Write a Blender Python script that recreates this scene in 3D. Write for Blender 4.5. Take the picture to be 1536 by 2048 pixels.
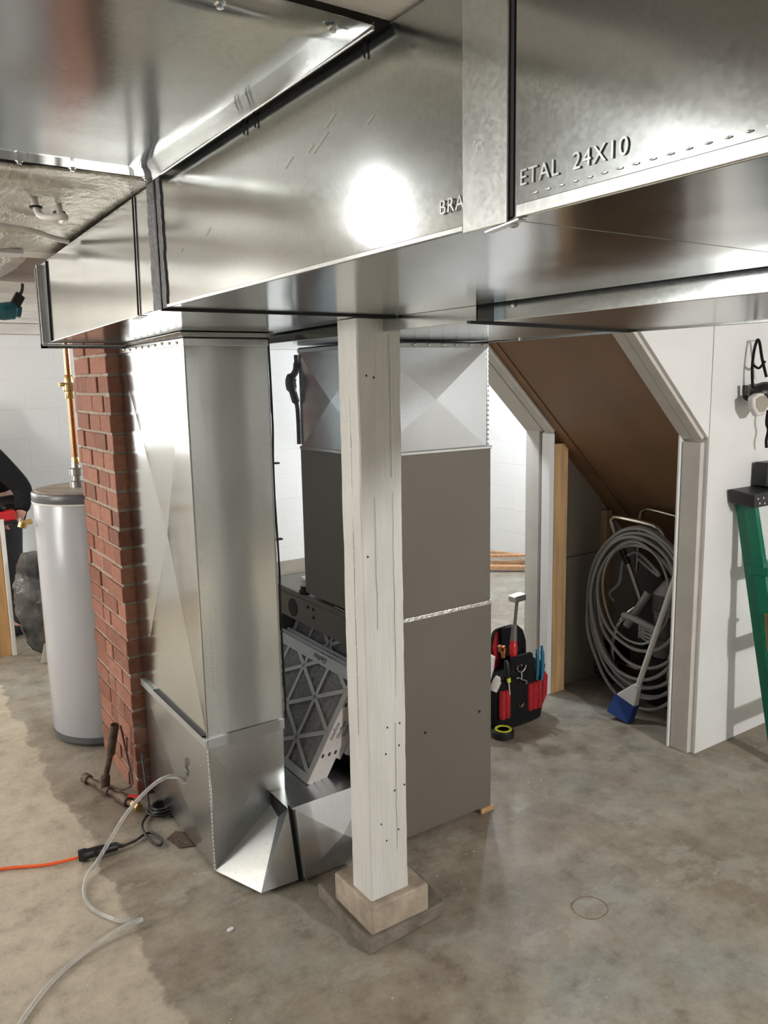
import bpy, bmesh, math, random
from mathutils import Vector, Matrix, Euler
random.seed(7)
for o in list(bpy.data.objects):
    bpy.data.objects.remove(o)
S = bpy.context.scene
COL = S.collection
V = Vector

# ------------------------------------------------------------------ camera
def setup_camera():
    pitch, roll, yaw = [math.radians(a) for a in (9.4516, -1.1357, 56.3177)]
    fw = V((math.cos(yaw)*math.cos(pitch), math.sin(yaw)*math.cos(pitch), -math.sin(pitch)))
    r = fw.cross(V((0, 0, 1))).normalized()
    u = r.cross(fw)
    r2 = r*math.cos(roll)+u*math.sin(roll)
    u2 = -r*math.sin(roll)+u*math.cos(roll)
    cd = bpy.data.cameras.new('camera')
    c = bpy.data.objects.new('camera', cd)
    COL.objects.link(c)
    M = Matrix((r2, u2, -fw)).transposed().to_4x4()
    M.translation = V((0, 0, 1.55))
    c.matrix_world = M
    cd.sensor_fit = 'VERTICAL'
    cd.sensor_height = 36.0
    cd.lens = 1592.66/2048*36.0
    cd.clip_start = 0.02
    S.camera = c
setup_camera()

# ------------------------------------------------------------------ light
S.view_settings.view_transform = 'Standard'
S.view_settings.look = 'None'
S.view_settings.gamma = 1.0
S.view_settings.use_curve_mapping = False
S.view_settings.exposure = 0.58

W = bpy.data.worlds.new('world')
S.world = W
W.use_nodes = True
W.node_tree.nodes['Background'].inputs[0].default_value = (0.75, 0.85, 1.0, 1)
W.node_tree.nodes['Background'].inputs[1].default_value = 0.35

def point_lamp(name, loc, power, col, radius):
    l = bpy.data.lights.new(name, 'POINT')
    l.energy = power
    l.color = col
    l.shadow_soft_size = radius
    o = bpy.data.objects.new(name, l)
    COL.objects.link(o)
    o.location = loc
    return o

def area_lamp(name, loc, target, power, col, sx, sy):
    l = bpy.data.lights.new(name, 'AREA')
    l.shape = 'RECTANGLE'
    l.size = sx
    l.size_y = sy
    l.energy = power
    l.color = col
    o = bpy.data.objects.new(name, l)
    COL.objects.link(o)
    o.location = loc
    o.rotation_euler = (V(target)-V(loc)).to_track_quat('-Z', 'Y').to_euler()
    return o

WARM = (1.0, 0.86, 0.68)
NEUT = (1.0, 0.985, 0.965)
COOL = (0.86, 0.93, 1.0)
point_lamp('bulb_left', (0.01, 1.64, 1.915), 0.9, (1.0, 0.98, 0.95), 0.028)
point_lamp('bulb_furnace_side', (2.56, 3.12, 1.78), 30, COOL, 0.05)
point_lamp('bulb_behind_camera', (2.15, -1.35, 1.86), 135, NEUT, 0.05)
point_lamp('fill_left_room', (-2.3, 3.0, 1.80), 45, NEUT, 0.06)  # added fill lamp, brightens the left room that the ducts reflect
area_lamp('daylight_left_window', (-3.44, 3.2, 1.37), (0.6, 3.2, 0.6), 48, (1.0, 0.965, 0.92), 1.1, 1.7)
area_lamp('daylight_rear_window', (-3.44, -1.2, 1.37), (1.0, -1.2, 0.9), 10, (0.93, 0.96, 1.0), 1.1, 1.9)
area_lamp('daylight_back_door', (-0.55, 5.78, 1.25), (-0.55, 3.0, 0.9), 22, (1.0, 0.965, 0.92), 1.3, 1.0)
point_lamp('bulb_far_room', (4.2, 4.4, 1.8), 42, COOL, 0.06)
point_lamp('fill_heater_side', (-0.9, 4.3, 1.80), 26, (1.0, 0.95, 0.88), 0.06)  # added fill lamp for the back-left walls mirrored in the metal

# ------------------------------------------------------------------ materials
def nmat(name):
    m = bpy.data.materials.new(name)
    m.use_nodes = True
    nt = m.node_tree
    return m, nt, nt.nodes, nt.links, nt.nodes['Principled BSDF']

def node(nt, typ, **kw):
    n = nt.nodes.new(typ)
    for k, v in kw.items():
        if k.startswith('i_'):
            n.inputs[k[2:].replace('_', ' ')].default_value = v
        else:
            setattr(n, k, v)
    return n

def c4(c):
    return (c[0], c[1], c[2], 1.0)

def ramp(nt, fac, stops):
    r = nt.nodes.new('ShaderNodeValToRGB')
    e = r.color_ramp.elements
    while len(e) < len(stops):
        e.new(0.5)
    for k, (p, c) in enumerate(stops):
        e[k].position = p
        e[k].color = c4(c) if not isinstance(c, float) else (c, c, c, 1)
    nt.links.new(fac, r.inputs[0])
    return r.outputs[0]

def mixc(nt, fac, a, b, mode='MIX'):
    m = nt.nodes.new('ShaderNodeMix')
    m.data_type = 'RGBA'
    m.blend_type = mode
    for s, v in ((0, fac), (6, a), (7, b)):
        if isinstance(v, (int, float)):
            m.inputs[s].default_value = v
        elif isinstance(v, tuple):
            m.inputs[s].default_value = c4(v)
        else:
            nt.links.new(v, m.inputs[s])
    return m.outputs[2]

def bump(nt, bsdf, h, strength, dist):
    b = nt.nodes.new('ShaderNodeBump')
    b.inputs['Strength'].default_value = strength
    b.inputs['Distance'].default_value = dist
    nt.links.new(h, b.inputs['Height'])
    nt.links.new(b.outputs[0], bsdf.inputs['Normal'])

def noise(nt, scale, detail=4, rough=0.55, sc=None):
    tc = nt.nodes.new('ShaderNodeTexCoord')
    mp = nt.nodes.new('ShaderNodeMapping')
    if sc:
        mp.inputs['Scale'].default_value = sc
    nt.links.new(tc.outputs['Object'], mp.inputs[0])
    n = nt.nodes.new('ShaderNodeTexNoise')
    n.inputs['Scale'].default_value = scale
    n.inputs['Detail'].default_value = detail
    n.inputs['Roughness'].default_value = rough
    nt.links.new(mp.outputs[0], n.inputs['Vector'])
    return n.outputs['Fac']

def plain(name, col, rough=0.5, metal=0.0, var=0.12, scale=14.0, bmp=0.0, bscale=60.0, sc=None, spec=None):
    m, nt, N, L, b = nmat(name)
    f = noise(nt, scale, sc=sc)
    dark = tuple(c*(1-var) for c in col)
    lite = tuple(min(1, c*(1+var)) for c in col)
    L.new(ramp(nt, f, [(0.3, dark), (0.7, lite)]), b.inputs['Base Color'])
    b.inputs['Roughness'].default_value = rough
    b.inputs['Metallic'].default_value = metal
    if spec is not None:
        b.inputs['Specular IOR Level'].default_value = spec
    if bmp:
        bump(nt, b, noise(nt, bscale, sc=sc), bmp, 0.01)
    return m

def galvanized(name, col=(0.55, 0.565, 0.555), rough=0.15, spangle=0.03, wave=0.03):
    m, nt, N, L, b = nmat(name)
    tc = N.new('ShaderNodeTexCoord')
    vo = N.new('ShaderNodeTexVoronoi')
    vo.inputs['Scale'].default_value = 220
    L.new(tc.outputs['Object'], vo.inputs['Vector'])
    bw = N.new('ShaderNodeRGBToBW')
    L.new(vo.outputs['Color'], bw.inputs[0])
    big = noise(nt, 2.3, 3)
    base = ramp(nt, big, [(0.3, tuple(c*0.92 for c in col)), (0.7, tuple(min(1, c*1.06) for c in col))])
    sp = ramp(nt, bw.outputs[0], [(0.2, (0.95, 0.95, 0.95)), (0.8, (1.0, 1.0, 1.0))])
    L.new(mixc(nt, 1.0, base, sp, 'MULTIPLY'), b.inputs['Base Color'])
    b.inputs['Metallic'].default_value = 1.0
    ad = N.new('ShaderNodeMath')
    ad.operation = 'MULTIPLY_ADD'
    L.new(bw.outputs[0], ad.inputs[0])
    ad.inputs[1].default_value = spangle
    ad.inputs[2].default_value = rough
    L.new(ad.outputs[0], b.inputs['Roughness'])
    bump(nt, b, noise(nt, 2.6, 2), wave, 0.1)
    return m

M = {}
M['galv'] = galvanized('galvanized_sheet', (0.545, 0.57, 0.565))
M['galv_cool'] = galvanized('galvanized_plenum', (0.66, 0.69, 0.72), 0.22, 0.04)
M['galv_trim'] = galvanized('galvanized_cleat', (0.62, 0.64, 0.63), 0.22, 0.05)
M['spangle'] = galvanized('galvanized_band', (0.52, 0.54, 0.55), 0.38, 0.30)
M['emboss'] = plain('stamped_metal', (0.85, 0.86, 0.84), 0.22, 1.0, 0.05)
M['black_gap'] = plain('dark_seam', (0.012, 0.012, 0.013), 0.6)
M['mastic'] = plain('grey_mastic', (0.12, 0.12, 0.13), 0.6, 0, 0.3, 30, 0.6, 90)
M['cabinet'] = plain('furnace_paint', (0.150, 0.134, 0.112), 0.42, 0.0, 0.05, 3)
M['cabinet_dark'] = plain('furnace_front_paint', (0.035, 0.034, 0.032), 0.5, 0, 0.1)
M['foil_tape'] = plain('foil_tape', (0.8, 0.8, 0.82), 0.25, 1.0, 0.1, 60, 0.5, 80)
M['white_wall'] = plain('white_drywall', (0.80, 0.80, 0.79), 0.55, 0, 0.03, 5, 0.06, 30)
M['trim_paint'] = plain('greige_trim_paint', (0.60, 0.57, 0.52), 0.5, 0, 0.06, 9, 0.1, 40)
M['raw_pine'] = plain('raw_pine', (0.52, 0.33, 0.16), 0.65, 0, 0.25, 6, 0.15, 30, sc=(6, 6, 0.6))
M['pine_x'] = plain('pine_scrap', (0.48, 0.27, 0.14), 0.65, 0, 0.3, 8, 0.15, 30, sc=(0.8, 6, 6))
M['gypsum_back'] = plain('grey_drywall_back', (0.33, 0.30, 0.25), 0.8, 0, 0.06, 4)
M['hardboard'] = plain('brown_hardboard', (0.215, 0.122, 0.064), 0.40, 0, 0.14, 3, 0.03, 60)
M['hardboard_edge'] = plain('brown_stringer', (0.25, 0.135, 0.062), 0.5, 0, 0.2, 5)
M['joist'] = plain('white_painted_joist', (0.68, 0.65, 0.60), 0.6, 0, 0.12, 5, 0.2, 30, sc=(1, 6, 6))
M['subfloor'] = plain('white_painted_boards', (0.58, 0.56, 0.52), 0.7, 0, 0.15, 3, 0.2, 20, sc=(1, 8, 1))
M['black_rubber'] = plain('black_rubber', (0.012, 0.012, 0.013), 0.42)
M['black_fabric'] = plain('black_ballistic_fabric', (0.010, 0.010, 0.011), 0.85, 0, 0.3, 60, 0.3, 300, spec=0.2)
M['red_fabric'] = plain('red_pocket_fabric', (0.42, 0.012, 0.018), 0.75, 0, 0.2, 30, 0.3, 200)
M['red_plastic'] = plain('red_plastic', (0.55, 0.02, 0.025), 0.35)
M['orange_cord'] = plain('orange_vinyl', (0.85, 0.12, 0.025), 0.4)
M['blue_grip'] = plain('blue_grip', (0.02, 0.16, 0.27), 0.45)
M['blue_bristle'] = plain('blue_bristles', (0.012, 0.045, 0.20), 0.8, 0, 0.4, 120, 0.5, 200, sc=(6, 6, 0.3))
M['yellow_grip'] = plain('yellow_plastic', (0.70, 0.75, 0.05), 0.4)
M['white_plastic'] = plain('white_plastic', (0.72, 0.70, 0.67), 0.35, 0, 0.04)
M['paper'] = plain('white_paper', (0.75, 0.75, 0.77), 0.7)
M['chrome'] = plain('chrome_tube', (0.62, 0.60, 0.56), 0.13, 1.0, 0.05)
M['steel'] = plain('bare_steel', (0.5, 0.5, 0.5), 0.3, 1.0, 0.1)
M['iron_pipe'] = plain('rusty_iron', (0.12, 0.085, 0.065), 0.6, 0.5, 0.45, 25, 0.5, 70)
M['copper'] = plain('copper_pipe', (0.60, 0.25, 0.12), 0.22, 1.0, 0.15, 20)
M['brass'] = plain('brass_fitting', (0.66, 0.46, 0.2), 0.25, 1.0, 0.1)
M['hose_grey'] = plain('grey_hose', (0.30, 0.30, 0.29), 0.38, 0, 0.1)
M['sprayer_grey'] = plain('grey_motor_cover', (0.16, 0.15, 0.145), 0.45)
M['heater_white'] = plain('enamel_white', (0.42, 0.43, 0.45), 0.22, 0, 0.02, 2)
M['heater_cap'] = plain('tank_top_grey', (0.085, 0.09, 0.095), 0.35)
M['heater_lid'] = plain('tank_lid_dusty', (0.33, 0.28, 0.23), 0.6, 0.2, 0.2)
M['ladder_green'] = plain('green_fiberglass', (0.0, 0.155, 0.085), 0.35, 0, 0.08)
M['filter_card'] = plain('filter_cardboard', (0.66, 0.65, 0.65), 0.6, 0, 0.05)
M['filter_edge'] = plain('filter_edge_card', (0.62, 0.58, 0.55), 0.6, 0, 0.05)
M['ink'] = plain('black_ink', (0.02, 0.02, 0.02), 0.7)
M['respirator_lens'] = plain('filter_cartridge', (0.62, 0.58, 0.55), 0.4)
M['skin'] = plain('skin', (0.50, 0.27, 0.20), 0.5)
M['hair'] = plain('dark_hair', (0.03, 0.02, 0.015), 0.7)
M['trousers'] = plain('charcoal_trousers', (0.022, 0.023, 0.026), 0.85)
M['wire_white'] = plain('white_cable', (0.70, 0.66, 0.60), 0.45)
M['teal'] = plain('teal_plastic', (0.02, 0.13, 0.16), 0.4)
M['slab'] = plain('old_concrete_pad', (0.20, 0.17, 0.135), 0.85, 0, 0.35, 14, 0.5, 60)
M['bare_concrete'] = plain('bare_concrete_wall', (0.33, 0.32, 0.30), 0.8, 0, 0.15, 2, 0.2, 20)
M['check'] = plain('drying_check', (0.36, 0.33, 0.29), 0.8)
M['galv_dull'] = galvanized('galvanized_dull', (0.50, 0.52, 0.52), 0.27, 0.04, 0.0)
M['rust'] = plain('rust_ring_stain', (0.20, 0.15, 0.10), 0.9, 0, 0.4, 40)
M['block_wood'] = plain('painted_block_side', (0.40, 0.33, 0.26), 0.7, 0, 0.35, 12, 0.4, 40)
M['door_tan'] = plain('tan_wood_panel', (0.46, 0.27, 0.11), 0.55, 0, 0.2, 4, 0.1, 30, sc=(6, 6, 0.6))
M['smoke_plastic'] = plain('smoky_plastic_bag', (0.075, 0.072, 0.068), 0.3, 0, 0.9, 9, 0.9, 14)

def post_paint():
    m, nt, N, L, b = nmat('post_white_paint')
    f = noise(nt, 5, 5, sc=(3, 3, 0.5))
    L.new(ramp(nt, f, [(0.3, (0.66, 0.65, 0.61)), (0.7, (0.80, 0.79, 0.76))]), b.inputs['Base Color'])
    b.inputs['Roughness'].default_value = 0.42
    bump(nt, b, noise(nt, 14, 6, sc=(9, 9, 0.5)), 0.45, 0.008)
    return m
M['post'] = post_paint()

def brick_mat():
    m, nt, N, L, b = nmat('red_brick')
    g = N.new('ShaderNodeNewGeometry')
    c1 = ramp(nt, g.outputs['Random Per Island'], [(0.0, (0.20, 0.080, 0.052)), (0.35, (0.28, 0.112, 0.072)), (0.7, (0.34, 0.150, 0.100)), (1.0, (0.24, 0.092, 0.058))])
    f = noise(nt, 45, 6)
    c2 = mixc(nt, 0.55, c1, ramp(nt, f, [(0.3, (0.55, 0.5, 0.45)), (0.65, (1, 1, 1))]), 'MULTIPLY')
    # limewash and mortar smears, densest on the lowest courses
    tc = N.new('ShaderNodeTexCoord')
    sx = N.new('ShaderNodeSeparateXYZ')
    L.new(tc.outputs['Object'], sx.inputs[0])
    f2 = noise(nt, 9, 6, 0.7)
    ma = N.new('ShaderNodeMath'); ma.operation = 'MULTIPLY_ADD'
    L.new(sx.outputs['Z'], ma.inputs[0]); ma.inputs[1].default_value = -0.16; L.new(f2, ma.inputs[2])
    k = ramp(nt, ma.outputs[0], [(0.50, (0, 0, 0)), (0.66, (0.55, 0.55, 0.55))])
    L.new(mixc(nt, k, c2, (0.36, 0.29, 0.24)), b.inputs['Base Color'])
    b.inputs['Roughness'].default_value = 0.85
    bump(nt, b, f, 0.4, 0.006)
    return m
M['brick'] = brick_mat()
M['mortar'] = plain('mortar', (0.33, 0.27, 0.21), 0.9, 0, 0.25, 30, 0.6, 90)

def concrete_floor():
    m, nt, N, L, b = nmat('worn_concrete')
    n1 = noise(nt, 1.3, 8, 0.68)
    n2 = noise(nt, 9.0, 12, 0.78)
    n3 = noise(nt, 85, 4, 0.6)
    n4 = noise(nt, 2.6, 8, 0.7, sc=(1, 1.5, 1))
    n6 = noise(nt, 3.3, 10, 0.78, sc=(1.3, 0.8, 1))
    a = ramp(nt, n1, [(0.36, (0.215, 0.175, 0.130)), (0.5, (0.300, 0.265, 0.215)), (0.64, (0.270, 0.268, 0.238))])
    c = ramp(nt, n2, [(0.34, (0.52, 0.47, 0.42)), (0.47, (0.92, 0.90, 0.87)), (0.62, (1.22, 1.21, 1.19))])
    base = mixc(nt, 0.9, a, c, 'MULTIPLY')
    base = mixc(nt, ramp(nt, n4, [(0.56, (0, 0, 0)), (0.61, (0.5, 0.5, 0.5))]), base, (0.40, 0.375, 0.325))
    base = mixc(nt, ramp(nt, n6, [(0.30, (0.5, 0.5, 0.5)), (0.36, (0, 0, 0))]), base, (0.13, 0.105, 0.08))
    # the older, lighter pour on the heater side: edge wanders along x = 0.53
    tc = N.new('ShaderNodeTexCoord')
    sx = N.new('ShaderNodeSeparateXYZ')
    L.new(tc.outputs['Object'], sx.inputs[0])
    n5 = noise(nt, 2.8, 6, 0.65)
    e = N.new('ShaderNodeMath'); e.operation = 'MULTIPLY_ADD'
    L.new(n5, e.inputs[0]); e.inputs[1].default_value = 0.22; L.new(sx.outputs['X'], e.inputs[2])
    k = ramp(nt, e.outputs[0], [(0.618, (1, 1, 1)), (0.632, (0, 0, 0))])
    lite = mixc(nt, 0.8, (0.45, 0.40, 0.32), c, 'MULTIPLY')
    base = mixc(nt, k, base, lite)
    # fine dirt specks
    base = mixc(nt, ramp(nt, n3, [(0.64, (0, 0, 0)), (0.74, (0.55, 0.55, 0.55))]), base, (0.50, 0.48, 0.44))
    L.new(base, b.inputs['Base Color'])
    rr = ramp(nt, n2, [(0.3, (0.42, 0.42, 0.42)), (0.7, (0.66, 0.66, 0.66))])
    L.new(rr, b.inputs['Roughness'])
    h = mixc(nt, 0.5, n2, n3)
    bump(nt, b, h, 0.22, 0.01)
    return m
M['floor'] = concrete_floor()

def block_wall():
    m, nt, N, L, b = nmat('painted_block_wall')
    tc = N.new('ShaderNodeTexCoord')
    sx = N.new('ShaderNodeSeparateXYZ')
    L.new(tc.outputs['Object'], sx.inputs[0])
    ad = N.new('ShaderNodeMath'); ad.operation = 'ADD'
    L.new(sx.outputs['X'], ad.inputs[0]); L.new(sx.outputs['Y'], ad.inputs[1])
    cb = N.new('ShaderNodeCombineXYZ')
    L.new(ad.outputs[0], cb.inputs['X']); L.new(sx.outputs['Z'], cb.inputs['Y'])
    br = N.new('ShaderNodeTexBrick')
    br.inputs['Scale'].default_value = 1.0
    br.inputs['Mortar Size'].default_value = 0.006
    br.inputs['Mortar Smooth'].default_value = 0.6
    br.inputs['Brick Width'].default_value = 0.4
    br.inputs['Row Height'].default_value = 0.2
    br.inputs['Color1'].default_value = (0.78, 0.78, 0.77, 1)
    br.inputs['Color2'].default_value = (0.76, 0.76, 0.75, 1)
    br.inputs['Mortar'].default_value = (0.755, 0.75, 0.745, 1)
    L.new(cb.outputs[0], br.inputs['Vector'])
    L.new(br.outputs['Color'], b.inputs['Base Color'])
    b.inputs['Roughness'].default_value = 0.6
    inv = N.new('ShaderNodeMath'); inv.operation = 'MULTIPLY_ADD'
    L.new(br.outputs['Fac'], inv.inputs[0]); inv.inputs[1].default_value = -1.0
    L.new(noise(nt, 18, 5), inv.inputs[2])
    bump(nt, b, inv.outputs[0], 0.22, 0.006)
    return m
M['block'] = block_wall()

def foil_mat():
    m, nt, N, L, b = nmat('crinkled_foil')
    b.inputs['Base Color'].default_value = (0.55, 0.53, 0.47, 1)
    b.inputs['Metallic'].default_value = 0.75
    b.inputs['Roughness'].default_value = 0.42
    h = mixc(nt, 0.5, noise(nt, 45, 5, 0.6, sc=(1, 0.35, 1)), noise(nt, 9, 3))
    bump(nt, b, h, 1.0, 0.03)
    return m
M['foil'] = foil_mat()

def pleat_mat():
    m, nt, N, L, b = nmat('pleated_media')
    f = noise(nt, 90, 5)
    L.new(ramp(nt, f, [(0.3, (0.26, 0.255, 0.25)), (0.7, (0.44, 0.435, 0.43))]), b.inputs['Base Color'])
    b.inputs['Roughness'].default_value = 0.9
    return m
M['pleat'] = pleat_mat()

def clear_mat(name, tint):
    m, nt, N, L, b = nmat(name)
    b.inputs['Base Color'].default_value = c4(tint)
    b.inputs['Roughness'].default_value = 0.12
    b.inputs['Transmission Weight'].default_value = 0.75
    b.inputs['IOR'].default_value = 1.35
    return m
M['vinyl'] = clear_mat('clear_vinyl_tube', (0.86, 0.86, 0.84))

# ------------------------------------------------------------------ mesh builder
class MB:
    def __init__(self):
        self.v = []
        self.f = []
        self.cuts = []
    def add(self, vs, fs):
        o = len(self.v)
        self.cuts.append((o, len(self.f)))
        self.v += [tuple(p) for p in vs]
        self.f += [tuple(i+o for i in f) for f in fs]
        return self
    def pieces(self):
        out = []
        for k, (v0, f0) in enumerate(self.cuts):
            v1, f1 = self.cuts[k+1] if k+1 < len(self.cuts) else (len(self.v), len(self.f))
            m = MB()
            m.v = self.v[v0:v1]
            m.f = [tuple(i-v0 for i in f) for f in self.f[f0:f1]]
            out.append(m)
        return out
    def box(self, a, b):
        x0, y0, z0 = a
        x1, y1, z1 = b
        vs = [(x0, y0, z0), (x1, y0, z0), (x1, y1, z0), (x0, y1, z0), (x0, y0, z1), (x1, y0, z1), (x1, y1, z1), (x0, y1, z1)]
        return self.add(vs, BOXF)
    def hexa(self, vs):
        return self.add(vs, BOXF)
    def obox(self, c, ex, ey, ez):
        c, ex, ey, ez = V(c), V(ex), V(ey), V(ez)
        vs = [c-ex-ey-ez, c+ex-ey-ez, c+ex+ey-ez, c-ex+ey-ez, c-ex-ey+ez, c+ex-ey+ez, c+ex+ey+ez, c-ex+ey+ez]
        return self.add(vs, BOXF)
    def bar(self, p, q, w, h, up=(0, 0, 1)):
        p, q = V(p), V(q)
        d = (q-p)
        n = d.normalized()
        s = n.cross(V(up))
        if s.length < 1e-4:
            s = n.cross(V((1, 0, 0)))
        s.normalize()
        t = s.cross(n)
        return self.obox((p+q)/2, d/2, s*w/2, t*h/2)
    def prism(self, poly, ext):
        """poly: list of 3D points (planar), ext: extrusion vector"""
        n = len(poly)
        e = V(ext)
        vs = [V(p) for p in poly]+[V(p)+e for p in poly]
        fs = [tuple(range(n))[::-1], tuple(range(n, 2*n))]
        fs += [(i, (i+1) % n, n+(i+1) % n, n+i) for i in range(n)]
        return self.add(vs, fs)
    def tube(self, pts, r, seg=10, smooth=True, closed=False, n=6):
        pts = [V(p) for p in pts]
        if smooth and len(pts) > 2:
            pts = catmull(pts, n, closed)
        R = r if isinstance(r, (list, tuple)) else [r]*len(pts)
        if len(R) != len(pts):
            R = [R[min(len(R)-1, int(i*(len(R)-1)/(len(pts)-1)+0.5))] for i in range(len(pts))]
        m = len(pts)
        up = None
        rings = []
        for i in range(m):
            if closed:
                d = pts[(i+1) % m]-pts[i-1]
            else:
                d = pts[min(i+1, m-1)]-pts[max(i-1, 0)]
            if d.length < 1e-9:
                d = V((0, 0, 1))
            d.normalize()
            if up is None:
                up = d.orthogonal().normalized()
            else:
                up = (up-d*up.dot(d))
                if up.length < 1e-6:
                    up = d.orthogonal()
                up.normalize()
            s = d.cross(up)
            rings.append([pts[i]+(up*math.cos(a)+s*math.sin(a))*R[i] for a in [2*math.pi*k/seg for k in range(seg)]])
        vs = [p for rg in rings for p in rg]
        fs = []
        for i in range(m if closed else m-1):
            j = (i+1) % m
            for k in range(seg):
                fs.append((i*seg+k, i*seg+(k+1) % seg, j*seg+(k+1) % seg, j*seg+k))
        if not closed:
            fs.append(tuple(range(seg))[::-1])
            fs.append(tuple((m-1)*seg+k for k in range(seg)))
        return self.add(vs, fs)
    def cyl(self, p, q, r, seg=16, r2=None):
        return self.tube([p, q], [r, r if r2 is None else r2], seg, False)
    def lathe(self, prof, c, axis=(0, 0, 1), seg=32):
        c = V(c)
        a = V(axis).normalized()
        u = a.orthogonal().normalized()
        w = a.cross(u)
        vs = []
        for r, h in prof:
            for k in range(seg):
                t = 2*math.pi*k/seg
                vs.append(c+a*h+(u*math.cos(t)+w*math.sin(t))*max(r, 1e-5))
        fs = []
        for i in range(len(prof)-1):
            for k in range(seg):
                fs.append((i*seg+k, i*seg+(k+1) % seg, (i+1)*seg+(k+1) % seg, (i+1)*seg+k))
        fs.append(tuple(range(seg))[::-1])
        fs.append(tuple((len(prof)-1)*seg+k for k in range(seg)))
        return self.add(vs, fs)
    def ball(self, c, r, sx=1, sy=1, sz=1, seg=14):
        vs = []
        rows = seg//2
        c = V(c)
        for i in range(rows+1):
            t = math.pi*i/rows
            for k in range(seg):
                p = 2*math.pi*k/seg
                vs.append(c+V((sx*math.sin(t)*math.cos(p), sy*math.sin(t)*math.sin(p), sz*math.cos(t)))*r)
        fs = []
        for i in range(rows):
            for k in range(seg):
                fs.append((i*seg+k, (i+1)*seg+k, (i+1)*seg+(k+1) % seg, i*seg+(k+1) % seg))
        return self.add(vs, fs)

BOXF = [(0, 3, 2, 1), (4, 5, 6, 7), (0, 1, 5, 4), (1, 2, 6, 5), (2, 3, 7, 6), (3, 0, 4, 7)]

def catmull(p, n, closed=False):
    out = []
    m = len(p)
    for i in range(m if closed else m-1):
        if closed:
            a, b, c, d = p[i-1], p[i], p[(i+1) % m], p[(i+2) % m]
        else:
            a, b, c, d = p[max(i-1, 0)], p[i], p[i+1], p[min(i+2, m-1)]
        for k in range(n):
            t = k/n
            out.append(0.5*((2*b)+(c-a)*t+(2*a-5*b+4*c-d)*t*t+(3*b-3*c+d-a)*t**3))
    if not closed:
        out.append(p[-1])
    return out

def obj(name, mb, mat, parent=None, bevel=0, smooth=False, seg=2):
    me = bpy.data.meshes.new(name)
    me.from_pydata(mb.v, [], mb.f)
    bm = bmesh.new()
    bm.from_mesh(me)
    bmesh.ops.remove_doubles(bm, verts=bm.verts, dist=1e-6)
    bmesh.ops.recalc_face_normals(bm, faces=bm.faces)
    bm.to_mesh(me)
    bm.free()
    me.materials.append(M[mat])
    if smooth:
        for p in me.polygons:
            p.use_smooth = True
        try:
            me.set_sharp_from_angle(angle=math.radians(38))
        except Exception:
            pass
    o = bpy.data.objects.new(name, me)
    COL.objects.link(o)
    if parent is not None:
        o.parent = parent
        if parent.type == 'EMPTY':
            o.matrix_parent_inverse = Matrix.Translation(-parent.location)
    if bevel:
        b = o.modifiers.new('bevel', 'BEVEL')
        b.width = bevel
        b.segments = seg
        b.limit_method = 'ANGLE'
        b.angle_limit = math.radians(40)
        b.harden_normals = False
    return o

def each(name, mb, mat, parent, bevel=0, smooth=False):
    """one part per shape that was added"""
    for part in mb.pieces():
        obj(name, part, mat, parent, bevel, smooth)

def top_loc(p):
    t = V((0, 0, 0))
    while p is not None:
        if p.parent is None:
            t = t+p.location
        p = p.parent
    # children are authored in world space; only the top Empty carries a location
    return t

def obj2(name, mb, mat, parent, **kw):
    """sub-part: parent's own frame already equals world"""
    o = obj(name, mb, mat, None, **kw)
    o.parent = parent
    return o

def thing(name, label, cat, loc=(0, 0, 0), group=None):
    o = bpy.data.objects.new(name, None)
    COL.objects.link(o)
    o.location = loc
    o.empty_display_size = 0.05
    o['label'] = label
    o['category'] = cat
    if group:
        o['group'] = group
    return o

def tag(o, label, cat, group=None):
    o['label'] = label
    o['category'] = cat
    if group:
        o['group'] = group
    return o

def struct(name, mb, mat, bevel=0, parent=None):
    o = obj(name, mb, mat, parent, bevel)
    o['kind'] = 'structure'
    return o

def text_mesh(name, s, size, mat, origin, xdir, ydir, parent, ext=0.0008, spacing=1.0, shear=0.0, sub=False):
    cu = bpy.data.curves.new(name, 'FONT')
    cu.body = s
    cu.size = size
    cu.extrude = ext
    cu.space_character = spacing
    cu.shear = shear
    cu.align_x = 'LEFT'
    tmp = bpy.data.objects.new(name+'_tmp', cu)
    COL.objects.link(tmp)
    dg = bpy.context.evaluated_depsgraph_get()
    me = bpy.data.meshes.new_from_object(tmp.evaluated_get(dg))
    bpy.data.objects.remove(tmp)
    x, y = V(xdir).normalized(), V(ydir).normalized()
    z = x.cross(y).normalized()
    T = Matrix((x, y, z)).transposed().to_4x4()
    T.translation = V(origin)
    me.transform(T)
    me.materials.clear()
    me.materials.append(M[mat])
    me.name = name
    o = bpy.data.objects.new(name, me)
    COL.objects.link(o)
    if parent is not None:
        o.parent = parent
        if parent.type == 'EMPTY':
            o.matrix_parent_inverse = Matrix.Translation(-parent.location)
    return o

def cross_panel(mb, c0, c1, c2, c3, out, h, mid=None):
    """sheet of four creased triangles: corners in order, raised centre"""
    c0, c1, c2, c3 = V(c0), V(c1), V(c2), V(c3)
    m = ((c0+c1+c2+c3)/4 if mid is None else V(mid))+V(out)*h
    mb.add([c0, c1, c2, c3, m], [(0, 1, 4), (1, 2, 4), (2, 3, 4), (3, 0, 4)])

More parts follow.
